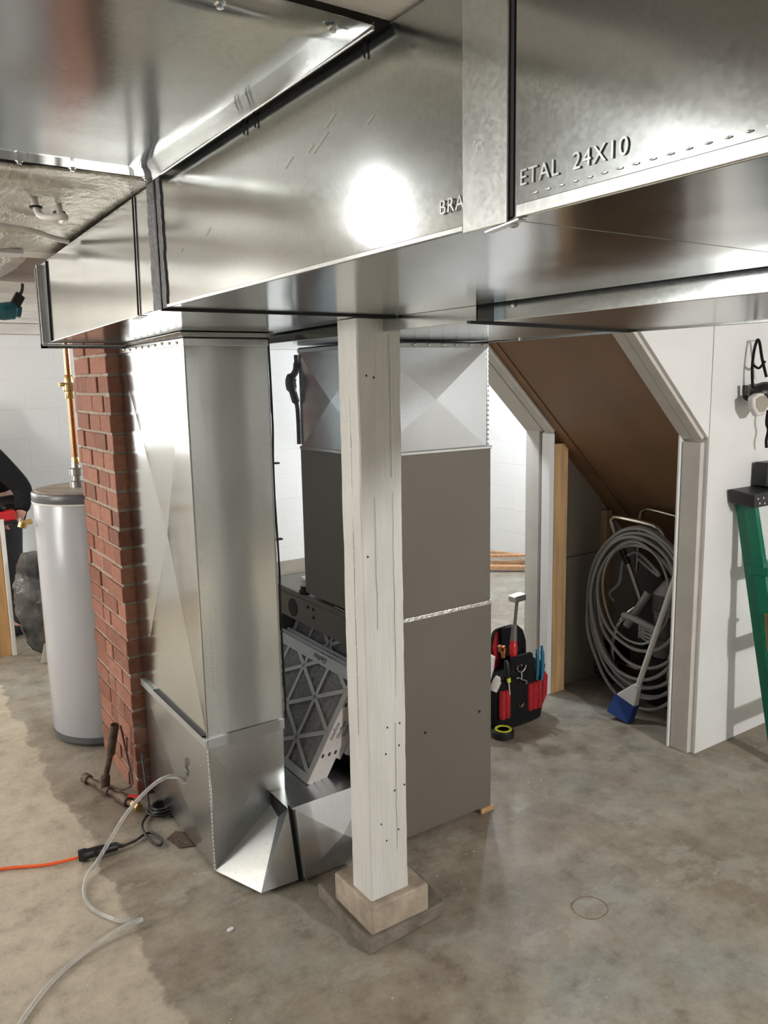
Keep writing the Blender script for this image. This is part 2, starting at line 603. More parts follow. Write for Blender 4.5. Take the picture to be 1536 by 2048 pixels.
# ------------------------------------------------------------------ the setting
ZC = 2.16
struct('floor', MB().box((-3.6, -3.2, -0.1), (4.9, 6.0, 0.0)), 'floor')
struct('ceiling', MB().box((-3.6, -3.2, ZC), (4.9, 6.0, ZC+0.05)), 'subfloor')
struct('wall_back', MB().box((-3.6, 5.8, 0), (4.73, 5.95, ZC)), 'block')
struct('wall_right', MB().box((4.73, -3.2, 0), (4.88, 5.95, ZC)), 'block')
struct('wall_front', MB().box((-3.6, -3.2, 0), (4.73, -3.05, ZC)), 'bare_concrete')
# left wall with two window openings
wl = MB()
wl.box((-3.6, -3.05, 0), (-3.45, 5.8, 0.8))
wl.box((-3.6, -3.05, 1.95), (-3.45, 5.8, ZC))
for a, b in ((-3.05, -2.2), (-0.2, 2.3), (4.1, 5.8)):
    wl.box((-3.6, a, 0.8), (-3.45, b, 1.95))
struct('wall_left', wl, 'bare_concrete')

# joists run left to right, painted white
jn = 0
for y, zb in ((-2.6, 1.95), (-2.0, 1.95), (-1.4, 1.95), (-0.8, 1.95), (-0.2, 1.95), (0.35, 1.95), (0.755, 1.952), (1.573, 1.952),
              (2.72, 1.95), (3.46, 1.95), (3.9, 1.95), (4.3, 1.95), (4.75, 1.95), (5.2, 1.95), (5.62, 1.95)):
    jn += 1
    w = 0.115 if abs(y-0.755) < 0.01 else (0.13 if abs(y-2.72) < 0.01 else 0.045)
    struct('trim_%d' % jn, MB().box((-3.45, y-w/2-0.0, zb), (4.73, y+w/2, ZC)), 'joist', 0.003)
jn += 1
struct('trim_%d' % jn, MB().box((-3.45, 5.66, 1.885), (4.73, 5.8, 1.95)), 'joist', 0.004)

# partition beside the closet (near side): its left end follows the stair slope
def slope_poly(y, dx=0.0):
    return [(2.745+dx, y, 0), (4.73, y, 0), (4.73, y, ZC-0.21), (2.09+dx, y, ZC-0.21), (2.315+dx, y, 1.70), (2.745+dx, y, 1.295)]
near = MB().prism(slope_poly(1.872, 0.012), (0, 0.098, 0))
o = struct('wall_closet_near', near, 'trim_paint')
near2 = MB().prism(slope_poly(1.860, 0.012), (0, 0.011, 0))
struct('wall_closet_near_face', near2, 'white_wall')
jn += 1
# painted end boards of that partition: upright and sloped, with the batten line between
eb = MB()
eb.box((2.733, 1.880, 0.0), (2.757, 1.962, 1.285))
struct('trim_%d' % jn, eb, 'trim_paint', 0.002)
jn += 1
s = V((2.745-2.09, 0, 1.295-1.92)).normalized()
nrm = V((-0.69, 0, -0.72))
eb = MB()
eb.bar((2.742, 1.897, 1.300), (2.10, 1.897, 1.905), 0.042, 0.016, (0.69, 0, 0.72))
eb.bar((2.742, 1.945, 1.300), (2.10, 1.945, 1.905), 0.050, 0.016, (0.69, 0, 0.72))
struct('trim_%d' % jn, eb, 'trim_paint', 0.002)
jn += 1
eb = MB()
eb.box((2.722, 1.966, 0.0), (2.752, 1.974, 1.31))
struct('trim_%d' % jn, eb, 'white_wall', 0.001)
jn += 1
# vertical sheet joint on the white wall
struct('trim_%d' % jn, MB().box((2.752, 1.8585, 1.30), (2.7545, 1.8602, 1.92)), 'gypsum_back')

# far partition
far = MB().prism(slope_poly(2.72), (0, 0.125, 0))
struct('wall_closet_far', far, 'trim_paint')
jn += 1
fa = MB()
fa.box((2.726, 2.745, 0), (2.744, 2.835, 1.30))
struct('trim_%d' % jn, fa, 'trim_paint', 0.002)
jn += 1
fa = MB()
fa.box((2.715, 2.662, 0), (2.745, 2.715, 1.285))
fa.box((2.728, 2.700, 0.45), (2.744, 2.722, 1.29))
struct('trim_%d' % jn, fa, 'white_wall', 0.002)
jn += 1
fa = MB().bar((2.735, 2.68, 1.292), (2.20, 2.68, 1.80), 0.05, 0.02, (0.69, 0, 0.72))
fa.bar((2.735, 2.78, 1.300), (2.20, 2.78, 1.808), 0.12, 0.02, (0.69, 0, 0.72))
struct('trim_%d' % jn, fa, 'trim_paint', 0.002)
jn += 1
struct('trim_%d' % jn, MB().box((2.746, 2.660, 0), (2.835, 2.700, 1.235)), 'raw_pine', 0.002)
jn += 1
struct('trim_%d' % jn, MB().box((3.13, 2.672, 0), (3.175, 2.719, 0.875)), 'raw_pine', 0.002)
jn += 1
struct('trim_%d' % jn, MB().box((2.835, 2.706, 0), (3.13, 2.7195, 0.66)).box((2.835, 2.706, 0.664), (3.13, 2.7195, 1.2)), 'gypsum_back', 0.002)

# brown underside of the stair
def soff(x):
    return 1.30-0.955*(x-2.745)
so = MB()
so.prism([(2.06, 1.973, soff(2.06)), (4.08, 1.973, soff(4.08)), (4.08, 2.60, soff(4.08)), (2.06, 2.60, soff(2.06))], (0.012, 0, 0.012))
struct('ceiling_stair_soffit', so, 'hardboard')
so = MB()
so.prism([(2.06, 2.604, soff(2.06)-0.006), (4.08, 2.604, soff(4.08)-0.006), (4.08, 2.718, soff(4.08)-0.006), (2.06, 2.718, soff(2.06)-0.006)], (0.015, 0, 0.015))
jn += 1
struct('trim_%d' % jn, so, 'hardboard_edge')

# window frames and glass of the left wall
for wi, (a, b) in enumerate(((-2.2, -0.2), (2.3, 4.1))):
    fr = MB()
    fr.box((-3.56, a, 0.8), (-3.5, a+0.05, 1.95)).box((-3.56, b-0.05, 0.8), (-3.5, b, 1.95))
    fr.box((-3.56, a, 0.8), (-3.5, b, 0.85)).box((-3.56, a, 1.9), (-3.5, b, 1.95))
    fr.box((-3.56, (a+b)/2-0.02, 0.8), (-3.5, (a+b)/2+0.02, 1.95))
    struct('window_%d' % (wi+1), fr, 'white_plastic', 0.002)

# white door casing seen past the drop duct
d = MB().box((2.60, 5.70, 0), (2.72, 5.80, 1.80)).box((2.60, 5.70, 1.80), (3.35, 5.80, 1.86))
struct('door_1', d, 'white_plastic', 0.003)
jn += 1
struct('trim_%d' % jn, MB().box((2.72, 5.785, 0), (4.6, 5.80, 0.09)), 'gypsum_back')

# ------------------------------------------------------------------ return trunk duct
TX0, TX1, TZ0, TZ1 = 0.557, 1.13, 1.70, 1.948
trunk = thing('trunk_duct', 'big galvanized trunk duct crossing the top of the view over the white post', 'duct', (0.8, 1.0, 1.70))
t1 = MB().box((TX0, -2.4, TZ0), (TX1, 0.600, TZ1))
SEC1 = obj('duct_section', t1, 'galv', trunk, 0.0015)
t2 = MB().box((TX0+0.001, 0.604, TZ0+0.001), (TX1, 1.618, TZ1))
SEC2 = obj('duct_section', t2, 'galv', trunk, 0.0015)
t3 = MB()
# end section sags a little toward its open end
e0, e1 = 1.632, 2.775
t3.hexa([(TX0+.002, e0, TZ0+.002), (TX1-.03, e0, TZ0+.002), (TX1-.03, e1, TZ0-.014), (TX0+.002, e1, TZ0-.014),
         (TX0+.002, e0, TZ1), (TX1-.03, e0, TZ1), (TX1-.03, e1, TZ1-.018), (TX0+.002, e1, TZ1-.018)])
SEC3 = obj('duct_section', t3, 'galv', trunk, 0.0015)
# drive cleat between first two sections, with the dark slot beside it
cl = MB().box((TX0-0.004, 0.604, TZ0-0.002), (TX0+0.001, 0.672, TZ1))
obj('drive_cleat', cl, 'galv_trim', trunk, 0.001)
obj('seam_gap', MB().box((TX0-0.0015, 0.5985, TZ0+0.003), (TX0+0.002, 0.604, TZ1)), 'black_gap', trunk)
tab = MB()
tab.bar((TX0-0.002, 0.585, TZ0-0.002), (TX0+0.004, 0.64, TZ0-0.005), 0.010, 0.0015)
tab.ball((TX0+0.006, 0.605, TZ0-0.003), 0.004, 1, 1.6, 0.8, 10)
obj('cleat_tab', tab, 'galv_trim', trunk)
# rolled lock seam along the lower edge
lk = MB()
lk.box((TX0-0.0022, -2.4, TZ0+0.001), (TX0+0.001, 0.594, TZ0+0.013))
lk.box((TX0-0.0022, 0.674, TZ0+0.001), (TX0+0.001, 1.60, TZ0+0.007))
obj('lock_seam', lk, 'galv_trim', trunk, 0.0008)
dm = MB()
for i in range(34):
    yy = 0.57-i*0.0165
    dm.ball((TX0-0.0008, yy, TZ0+0.0195), 0.0014, 0.45, 3.2, 0.7, 6)
o = obj('button_punch_row', dm, 'galv_trim', SEC1)
# mastic over the joint
def wobble_strip(x, ya, yb, z0, z1, amp):
    mb = MB()
    n = 26
    L_, R_ = [], []
    for i in range(n+1):
        z = z0+(z1-z0)*i/n
        L_.append((x, ya+random.uniform(-amp, amp), z))
        R_.append((x, yb+random.uniform(-amp, amp), z))
    th = 0.0022
    for i in range(n):
        q = [L_[i], R_[i], R_[i+1], L_[i+1]]
        mb.add([(p[0]-th, p[1], p[2]) for p in q]+[(p[0]+0.001, p[1], p[2]) for p in q], BOXF)
    return mb
obj('mastic', wobble_strip(TX0, 1.600, 1.626, TZ0, TZ1, 0.003), 'mastic', trunk)
obj('mastic', wobble_strip(TX0, 1.634, 1.682, TZ0, TZ1, 0.004), 'mastic', trunk)
obj('seam_gap', MB().box((TX0-0.004, 1.626, TZ0-0.004), (TX1-0.0, 1.634, TZ1)), 'black_gap', trunk)
# standing slip joint near the joint, and end flange
obj('slip_joint', MB().bar((TX0-0.001, 1.778, TZ1-0.003), (TX0-0.001, 1.792, TZ0-0.001), 0.0035, 0.003), 'black_gap', trunk)
obj('cleat_tab', MB().bar((TX0-0.004, 1.75, TZ0-0.004), (TX0+0.0, 1.815, TZ0-0.007), 0.02, 0.002), 'galv_trim', trunk)
ef = MB()
ef.box((TX0-0.012, e1-0.012, TZ0-0.022), (TX1, e1, TZ0-0.018+0.0)).box((TX0-0.012, e1-0.012, TZ0-0.022), (TX0+0.002, e1, TZ1-0.02))
obj('end_flange', ef, 'galv_trim', trunk, 0.001)
obj('mastic', MB().box((TX0-0.014, e1, TZ0-0.030), (TX1, e1+0.012, TZ0-0.016)).box((TX0-0.014, e1, TZ0-0.030), (TX0+0.004, e1+0.014, TZ1-0.03)), 'mastic', trunk)
obj('slip_joint', MB().bar((TX0, 2.672, TZ1-0.02), (TX0-0.0005, 2.688, TZ0-0.012), 0.006, 0.003), 'black_gap', trunk)
# little bend-over tabs on the top edge
tb = MB()
for yy in (1.16, 1.20, 0.855):
    tb.bar((TX0-0.002, yy, TZ1-0.022), (TX0-0.003, yy+0.001, TZ1+0.012), 0.0022, 0.0022)
each('edge_tab', tb, 'black_gap', SEC2)
text_mesh('stamped_lettering', 'BRA', 0.021, 'galv_trim', (TX0-0.0012, 0.714, TZ0+0.024), (0, -1, 0), (0, 0, 1), SEC2, 0.0009, 1.15)
text_mesh('stamped_lettering', 'ETAL  24X10', 0.021, 'galv_trim', (TX0-0.0012, 0.590, TZ0+0.029), (0, -1, 0), (0, 0, 1), SEC1, 0.0006, 1.12)
# scuffs on the metal
sc = MB()
for yy, zz, l in ((0.93, 1.885, 0.03), (0.95, 1.868, 0.05), (0.99, 1.862, 0.02), (1.05, 1.86, 0.03), (0.84, 1.86, 0.02), (1.36, 1.815, .03), (1.50, 1.80, .015)):
    sc.bar((TX0-0.0006, yy, zz), (TX0-0.0003, yy+l*0.8, zz-l*0.35), 0.0010, 0.0007)
each('scratch', sc, 'emboss', SEC2)

# ------------------------------------------------------------------ joist panning sheet
pan = thing('joist_panning', 'wide galvanized sheet screwed under the joists at upper left', 'sheet metal panel', (-0.1, 1.2, 1.945))
pm = MB()
nx, ny = 18, 12
X0, X1, Y0, Y1 = -0.75, 0.543, 0.815, 1.600
vs = []
for i in range(nx+1):
    for j in range(ny+1):
        x = X0+(X1-X0)*i/nx
        y = Y0+(Y1-Y0)*j/ny
        z = 1.946+0.0025*math.sin(x*7.0+1.0)*math.sin((y-Y0)/(Y1-Y0)*math.pi)+0.0015*math.sin(y*9+x*3)
        vs.append((x, y, z))
fs = [(i*(ny+1)+j, (i+1)*(ny+1)+j, (i+1)*(ny+1)+j+1, i*(ny+1)+j+1) for i in range(nx) for j in range(ny)]
pm.add(vs, fs)
po = obj('sheet', pm, 'galv', pan, 0, True)
so_ = po.modifiers.new('thick', 'SOLIDIFY'); so_.thickness = 0.0015
obj('hemmed_edge', MB().box((X1-0.002, Y0, 1.940), (X1+0.001, Y1, 1.949)), 'galv_trim', pan, 0.001)
def screw(mb, c, axis, r=0.005):
    mb.lathe([(r*1.5, 0), (r*1.5, r*0.35), (r*0.95, r*0.4), (r*0.95, r*1.3), (r*0.5, r*1.35)], c, axis, 8)
for q in ((0.500, 0.835, 1.942), (0.37, 0.845, 1.942), (0.30, 1.585, 1.942), (0.39, 1.588, 1.942), (0.525, 1.588, 1.942), (0.10, 1.585, 1.942)):
    sm = MB(); screw(sm, q, (0, 0, -1), 0.0045)
    each('screw', sm, 'emboss', pan)

# ------------------------------------------------------------------ drop duct
DX0, DX1, DY0, DY1 = 0.813, 1.070, 2.222, 2.862
drop = thing('drop_duct', 'tall vertical galvanized return duct standing between brick chimney and white post', 'duct', (0.94, 2.54, 0.45))
dd = MB()
zt, zb = 1.655, 0.465
A = (DX0, DY0); B = (DX1, DY0); Cc = (DX1, DY1); D = (DX0, DY1)
P = lambda q, z: (q[0], q[1], z)
cross_panel(dd, P(A, zb), P(B, zb), P(B, zt), P(A, zt), (0, -1, 0), 0.0004)
cross_panel(dd, P(D, zb), P(A, zb), P(A, zt), P(D, zt), (-1, 0, 0), -0.022)
cross_panel(dd, P(B, zb), P(Cc, zb), P(Cc, zt), P(B, zt), (1, 0, 0), 0.004)
cross_panel(dd, P(Cc, zb), P(D, zb), P(D, zt), P(Cc, zt), (0, 1, 0), 0.004)
dd.add([P(A, zt), P(B, zt), P(Cc, zt), P(D, zt)], [(0, 1, 2, 3)])
obj('duct_body', dd, 'galv', drop)
co = MB()
co.box((DX0-0.004, DY0-0.004, 1.655), (DX1+0.004, DY1+0.004, 1.676))
obj('top_collar', co, 'galv_trim', drop, 0.002)
co = MB()
co.hexa([(DX0-0.006, DY0-0.006, 1.680), (DX1+0.006, DY0-0.006, 1.680), (DX1+0.006, DY1-0.06, 1.680), (DX0-0.006, DY1-0.06, 1.680),
         (DX0-0.020, DY0-0.030, 1.692), (DX1+0.02, DY0-0.030, 1.692), (DX1+0.02, DY1-0.09, 1.685), (DX0-0.020, DY1-0.09, 1.685)])
obj('starting_collar', co, 'galv_trim', drop, 0.002)
obj('seam_gap', MB().box((DX0-0.002, DY0-0.002, 1.676), (DX1+0.002, DY1+0.002, 1.680)), 'black_gap', drop)
tb = MB()
for i in range(9):
    tb.ball((DX0-0.006, DY0+0.05+i*0.065, 1.666+random.uniform(-.003, .003)), 0.006, 0.5, 1.6, 0.8, 8)
each('bent_tab', tb, 'emboss', drop)
ed = MB()
ed.tube([(DX0, DY0, zb), (DX0, DY0, zt)], 0.003, 6, False).tube([(DX1, DY0, zb), (DX1, DY0, zt)], 0.003, 6, False)
obj('corner_seam', ed, 'galv_trim', drop)
bd = MB()
bd.box((DX0-0.004, DY0-0.006, 0.437), (DX1+0.003, DY0+0.0, 0.473))
bd.box((DX0-0.010, DY0-0.006, 0.444), (DX0, DY1+0.004, 0.470))
bd.box((DX1, DY0, 0.437), (DX1+0.005, DY1, 0.473))
obj('seam_band', bd, 'spangle', drop, 0.0015)
obj('seam_gap', MB().box((DX0-0.0105, DY0+0.02, 0.4705), (DX0+0.002, DY1-0.15, 0.4745)), 'black_gap', drop)
sm = MB()
for i in range(22):
    sm.ball((DX0+0.030, DY0-0.001, 0.62+i*0.012), 0.0022, 1, 0.5, 0.9, 6)
obj('stamped_mark', sm, 'emboss', drop)

# ------------------------------------------------------------------ boot between drop and furnace
boot = thing('return_boot', 'faceted galvanized boot at the foot of the drop duct, turning toward the furnace', 'duct fitting', (0.95, 2.4, 0.0))
bb = MB()
zT, zM, z0 = 0.437, 0.228, 0.012
a0 = V((0.813, 2.222, zT)); a1 = V((1.070, 2.222, zT)); a2 = V((1.066, 2.222, zM)); a3 = V((0.822, 2.245, z0))
f0 = V((0.893, 2.057, z0)); f1 = V((1.016, 2.048, z0)); f2 = V((1.016, 2.10, zM))
mid = (a3+a1)/2+V((0, -0.003, 0))
k = V((0.945, 2.2235, 0.25))
bb.add([a0, a1, a2, a3, k], [(0, 1, 4), (1, 2, 4), (2, 3, 4), (3, 0, 4)])
bb.add([a3, a2, f0], [(0, 1, 2)])
bb.add([a2, f2, f1, f0], [(0, 1, 2, 3)])
b0 = V((0.813, 2.860, zT)); b3 = V((0.815, 2.855, 0.022))
kk = V((0.800, 2.50, 0.21))
bb.add([b0, a0, a3, b3, kk], [(0, 1, 4), (1, 2, 4), (2, 3, 4), (3, 0, 4)])
bk1 = V((1.07, 2.860, zT)); bk2 = V((1.07, 2.860, zM)); bk3 = V((1.016, 2.80, z0)); bk4 = V((1.016, 2.80, zM))
bb.add([b0, bk1, bk2, b3, bk3], [(0, 1, 2, 4, 3)])
bb.add([a1, bk1, bk2, a2], [(0, 1, 2, 3)])
bb.add([a2, bk2, bk4, f2], [(0, 1, 2, 3)])
bb.add([a3, f0, f1, bk3, b3], [(0, 1, 2, 3, 4)])
obj('elbow_body', bb, 'galv_dull', boot)
obj('seam_gap', MB().hexa([(1.016, 2.054, 0.0), (1.028, 2.054, 0.0), (1.028, 2.70, 0.0), (1.016, 2.70, 0.0), (1.016, 2.106, 0.222), (1.028, 2.106, 0.222), (1.028, 2.70, 0.222), (1.016, 2.70, 0.222)]), 'black_gap', boot)
b2 = MB()
cross_panel(b2, (1.028, 2.046, 0.004), (1.318, 2.046, 0.004), (1.318, 2.10, 0.226), (1.028, 2.10, 0.226), (0, -1, 0), 0.010, (1.19, 2.068, 0.10))
b2.add([(1.028, 2.10, 0.226), (1.318, 2.10, 0.226), (1.318, 2.72, 0.226), (1.028, 2.72, 0.226)], [(0, 1, 2, 3)])
b2.add([(1.028, 2.046, 0.004), (1.318, 2.046, 0.004), (1.318, 2.72, 0.004), (1.028, 2.72, 0.004)], [(0, 1, 2, 3)])
b2.add([(1.028, 2.046, 0.004), (1.028, 2.10, 0.226), (1.028, 2.72, 0.226), (1.028, 2.72, 0.004)], [(0, 1, 2, 3)])
b2.add([(1.318, 2.046, 0.004), (1.318, 2.10, 0.226), (1.318, 2.72, 0.226), (1.318, 2.72, 0.004)], [(0, 1, 2, 3)])
b2.add([(1.028, 2.72, 0.004), (1.318, 2.72, 0.004), (1.318, 2.72, 0.226), (1.028, 2.72, 0.226)], [(0, 1, 2, 3)])
obj('transition_box', b2, 'galv_cool', boot)
obj('flange', MB().bar((1.028, 2.099, 0.224), (1.028, 2.044, 0.004), 0.004, 0.06, (0, -1, 0)), 'galv_trim', boot)
cs = MB().tube([a0, a3], 0.0028, 6, False)
for i in range(30):
    p = a0.lerp(a3, (i+.5)/30)
    cs.ball(p+V((-0.002, -0.002, 0)), 0.0034, 1, 1, 1.3, 6)
obj('corner_seam', cs, 'emboss', boot)
text_mesh('stamped_lettering', 'LFO', 0.035, 'mastic', (0.8035, 2.40, 0.275), (0, -0.15, 1), (0, 1, 0.15), boot, 0.0006)

# ------------------------------------------------------------------ furnace with cooling coil case
FX0, FX1, FY0 = 1.322, 1.790, 2.024
furn = thing('furnace', 'tall grey furnace cabinet with stacked coil case, standing behind the white post', 'furnace', (1.55, 2.35, 0.0))
lc = MB()
lc.box((FX0, FY0, 0.02), (FX1, FY0+0.02, 0.775)).box((FX0, 2.84, 0.02), (FX1, 2.86, 0.775))
lc.box((FX0+0.001, FY0+0.02, 0.755), (FX1-.001, 2.84, 0.7745)).box((FX0+0.001, FY0+0.02, 0.02), (FX1-.001, 2.84, 0.04))
lc.box((FX1-0.02, FY0+0.02, 0.04), (FX1-0.001, 2.84, 0.755))
LOWC = obj('lower_cabinet', lc, 'cabinet', furn, 0.003)
obj('coil_case', MB().box((FX0+0.002, FY0, 0.787), (FX1-0.004, 2.515, 1.318)), 'cabinet', furn, 0.004)
tp = MB()
tp.box((FX0, FY0-0.002, 0.774), (FX1+0.001, FY0+0.01, 0.788)).box((FX1-0.01, FY0, 0.774), (FX1+0.002, 2.51, 0.788))
obj('foil_tape', tp, 'foil_tape', furn, 0.002)
obj('joint_line', MB().bar((FX0-0.001, 2.03, 0.781), (FX0-0.001, 2.30, 0.783), 0.002, 0.003), 'foil_tape', furn)
# open burner compartment on the dark side
bc = MB().box((FX0+0.002, 2.046, 0.66), (FX0+0.022, 2.838, 0.754)).box((1.60, 2.046, 0.04), (1.615, 2.838, 0.754))
FP = obj('front_panel', bc, 'cabinet', furn, 0.004)
hl = MB()
for y, z in ((2.50, 0.735), (2.46, 0.735), (2.46, 0.705)):
    hl.cyl((FX0-0.0005, y, z), (FX0+0.003, y, z), 0.006, 10)
hl.cyl((FX0-0.0005, 2.62, 0.706), (FX0+0.003, 2.62, 0.706), 0.035, 18)
each('knockout_hole', hl, 'black_gap', FP)
nut = MB().lathe([(0.022, 0), (0.022, 0.014), (0.016, 0.016), (0.016, 0.03), (0.008, 0.03)], (1.335, 2.54, 0.776), (0, 0, 1), 14)
obj('flue_nut', nut, 'black_rubber', furn)
bt = MB()
for q in ((845, 1450), (970, 1418)):
    pass
for x, z in ((1.497, 0.378), (1.735, 0.392)):
    bt.cyl((x, FY0-0.002, z), (x, FY0+0.002, z), 0.0048, 12)
each('screw_hole', bt, 'black_gap', LOWC)
tag(obj('wood_shim', MB().box((1.74, 2.018, 0.0), (1.80, 2.10, 0.018)), 'raw_pine', None, 0.002), 'small raw wood shim under the furnace cabinet corner', 'shim')
tag(obj('plastic_wrap', MB().add([(1.40, 2.57, 0.777), (1.62, 2.57, 0.78), (1.60, 2.74, 0.777), (1.42, 2.73, 0.79), (1.5, 2.66, 0.81)], [(0, 1, 4), (1, 2, 4), (2, 3, 4), (3, 0, 4)]), 'paper'), 'crumpled white papers lying on top of the lower furnace cabinet', 'paper')

# plenum
plen = thing('supply_plenum', 'bright cross-creased galvanized plenum box on top of the grey furnace', 'duct fitting', (1.55, 2.3, 1.318))
pb = MB()
px0, px1, py0, py1, pz0, pz1 = 1.322, 1.772, 2.026, 2.500, 1.320, 1.648
cross_panel(pb, (px0, py0, pz0), (px1, py0, pz0), (px1, py0, pz1), (px0, py0, pz1), (0, -1, 0), 0.014)
cross_panel(pb, (px0, py1, pz0), (px0, py0, pz0), (px0, py0, pz1), (px0, py1, pz1), (-1, 0, 0), 0.014)
cross_panel(pb, (px1, py0, pz0), (px1, py1, pz0), (px1, py1, pz1), (px1, py0, pz1), (1, 0, 0), 0.010)
pb.add([(px1, py1, pz0), (px0, py1, pz0), (px0, py1, pz1), (px1, py1, pz1)], [(0, 1, 2, 3)])
obj('plenum_body', pb, 'galv_cool', plen)
cr = MB().tube([(px1, py0, pz0), (px1, py0, pz1)], 0.003, 6, False)
for i in range(20):
    cr.ball((px1+.001, py0-0.003, pz0+0.01+i*0.016), 0.003, 1, 1, 1.4, 6)
obj('corner_seam', cr, 'galv_trim', plen)
obj('base_flange', MB().box((px0-0.006, py0-0.008, 1.314), (px1+0.014, py0+0.004, 1.325)).box((px0-0.008, py0-0.008, 1.314), (px0+0.004, py1, 1.325)), 'galv_trim', plen, 0.002)
obj('top_collar', MB().box((px0-0.003, py0-0.005, 1.646), (px1+0.003, py1+0.003, 1.660)), 'spangle', plen, 0.002)
obj('seam_gap', MB().box((px0, py0-0.002, 1.660), (px1, py1, 1.6635)), 'black_gap', plen)
tb = MB()
for i in range(8):
    tb.ball((px0+0.04+i*0.055, py0-0.006, 1.654), 0.006, 1.3, 0.5, 0.7, 8)
each('bent_tab', tb, 'galv_trim', plen)
obj('mastic', MB().tube([(px0-0.004, py1+0.01, 1.33), (px0-0.004, py1+0.012, 1.45), (px0-0.012, py1+0.02, 1.50), (px0-0.018, py1+0.03, 1.55), (px0-0.004, py1+0.012, 1.59), (px0-0.004, py1+0.01, 1.64)], [0.008, 0.008, 0.014, 0.02, 0.012, 0.008], 8), 'mastic', plen, 0, True)

# supply trunk
sup = thing('supply_trunk_duct', 'second lower galvanized duct running beside the trunk duct, sitting on the plenum', 'duct', (1.5, 1.0, 1.668))
s1 = MB().box((1.175, -2.4, 1.668), (1.800, 1.325, 1.93))
obj('duct_section', s1, 'galv', sup, 0.0015)
s2 = MB().hexa([(1.136, 1.335, 1.668), (1.800, 1.480, 1.668), (1.80, 2.62, 1.668), (1.136, 2.62, 1.668),
                (1.136, 1.335, 1.93), (1.800, 1.480, 1.93), (1.80, 2.62, 1.93), (1.136, 2.62, 1.93)])
s1b = MB().hexa([(1.175, 1.326, 1.669), (1.799, 1.326, 1.669), (1.799, 1.472, 1.669), (1.135, 1.330, 1.669),
                 (1.175, 1.326, 1.93), (1.799, 1.326, 1.93), (1.799, 1.472, 1.93), (1.135, 1.330, 1.93)])
obj('duct_section', s1b, 'galv', sup)
obj('duct_section', s2, 'galv', sup, 0.0015)
gp = MB().bar((1.112, 1.332, 1.666), (1.80, 1.476, 1.666), 0.010, 0.006)
obj('seam_gap', gp, 'black_gap', sup)
kn = MB().box((1.13, 1.33, 1.668), (1.175, 1.36, 1.70))
sm = MB(); screw(sm, (1.172, 1.26, 1.697), (-1, 0, 0), 0.003); screw(sm, (1.795, 1.9, 1.667), (0, 0, -1), 0.003); screw(sm, (1.79, 2.085, 1.667), (0, 0, -1), 0.003)
each('screw', sm, 'emboss', sup)
obj('corner_seam', MB().box((1.7985, -2.4, 1.664), (1.806, 2.60, 1.672)), 'galv_trim', sup, 0.001)

# ------------------------------------------------------------------ wooden post on its footing
post = thing('support_post', 'thick white painted timber post holding up the duct in the centre', 'post', (1.11, 1.75, 0.12))
def rough_post(x0, y0, x1, y1, z0, z1):
    n = 46
    mb = MB()
    random.seed(11)
    rings = []
    sides = 5
    off = [0]*4
    for i in range(n+1):
        z = z0+(z1-z0)*i/n
        off = [o*0.72+random.uniform(-0.0009, 0.0009) for o in off]
        w = 0.0022*math.sin(z*3.1)
        cs_ = [(x0+off[0]+w, y0+off[1]), (x1+off[2]-w*0.6, y0+off[1]), (x1+off[2], y1), (x0+off[0], y1)]
        ch = 0.0035
        pts = [(cs_[0][0]+ch, cs_[0][1]), (cs_[1][0]-ch, cs_[1][1]), (cs_[1][0], cs_[1][1]+ch), (cs_[2][0], cs_[2][1]-ch),
               (cs_[2][0]-ch, cs_[2][1]), (cs_[3][0]+ch, cs_[3][1]), (cs_[3][0], cs_[3][1]-ch), (cs_[0][0], cs_[0][1]+ch)]
        rings.append([(p[0], p[1], z) for p in pts])
    k = 8
    vs = [p for r in rings for p in r]
    fs = [(i*k+j, i*k+(j+1) % k, (i+1)*k+(j+1) % k, (i+1)*k+j) for i in range(n) for j in range(k)]
    fs += [tuple(range(k)), tuple(n*k+j for j in range(k))]
    mb.add(vs, fs)
    return mb
PX0, PY0, PX1, PY1 = 1.060, 1.692, 1.187, 1.790
TIMBER = obj('timber', rough_post(PX0, PY0, PX1, PY1, 0.125, 1.699), 'post', post)
# checks (drying cracks) and nail holes
random.seed(3)
for (x, za, zb_) in ((1.150, 0.25, 0.62), (1.155, 0.7, 1.25), (1.10, 0.9, 1.2), (1.152, 1.3, 1.62)):
    z = za
    xx = x
    ck = MB()
    while z < zb_:
        z2 = z+random.uniform(0.03, 0.08)
        ck.bar((xx, PY0-0.0009, z), (xx+random.uniform(-.0015, .0015), PY0-0.0009, z2), 0.0006, 0.0010, (0, 1, 0))
        z = z2
    obj('drying_crack', ck, 'check', TIMBER)
ck = MB()
for (y, za, zb_) in ((1.735, 0.6, 1.55),):
    z = za
    while z < zb_:
        z2 = z+random.uniform(0.03, 0.09)
        ck.bar((PX0-0.0009, y+random.uniform(-.001, .001), z), (PX0-0.0009, y, z2), 0.0006, 0.0010, (1, 0, 0))
        z = z2+0.004
obj('drying_crack', ck, 'check', TIMBER)
nh = MB()
for x, z in ((1.125, 0.62), (1.165, 0.622), (1.118, 0.545), (1.162, 0.558), (1.145, 0.43), (1.178, 0.437), (1.098, 0.345), (1.115, 0.29), (1.155, 0.31), (1.083, 1.56), (1.105, 1.555), (1.075, 1.10)):
    nh.ball((x, PY0-0.0005, z), 0.0026, 1, 0.5, 1.2, 8)
each('nail_hole', nh, 'black_gap', TIMBER)
blk = MB()
blk.box((1.045, 1.668, 0.04), (1.240, 1.870, 0.125))
o = tag(obj('footing_block', blk, 'block_wood', None, 0.006), 'paint-splashed square block between the white post and the concrete pad', 'block')
pd = MB()
random.seed(5)
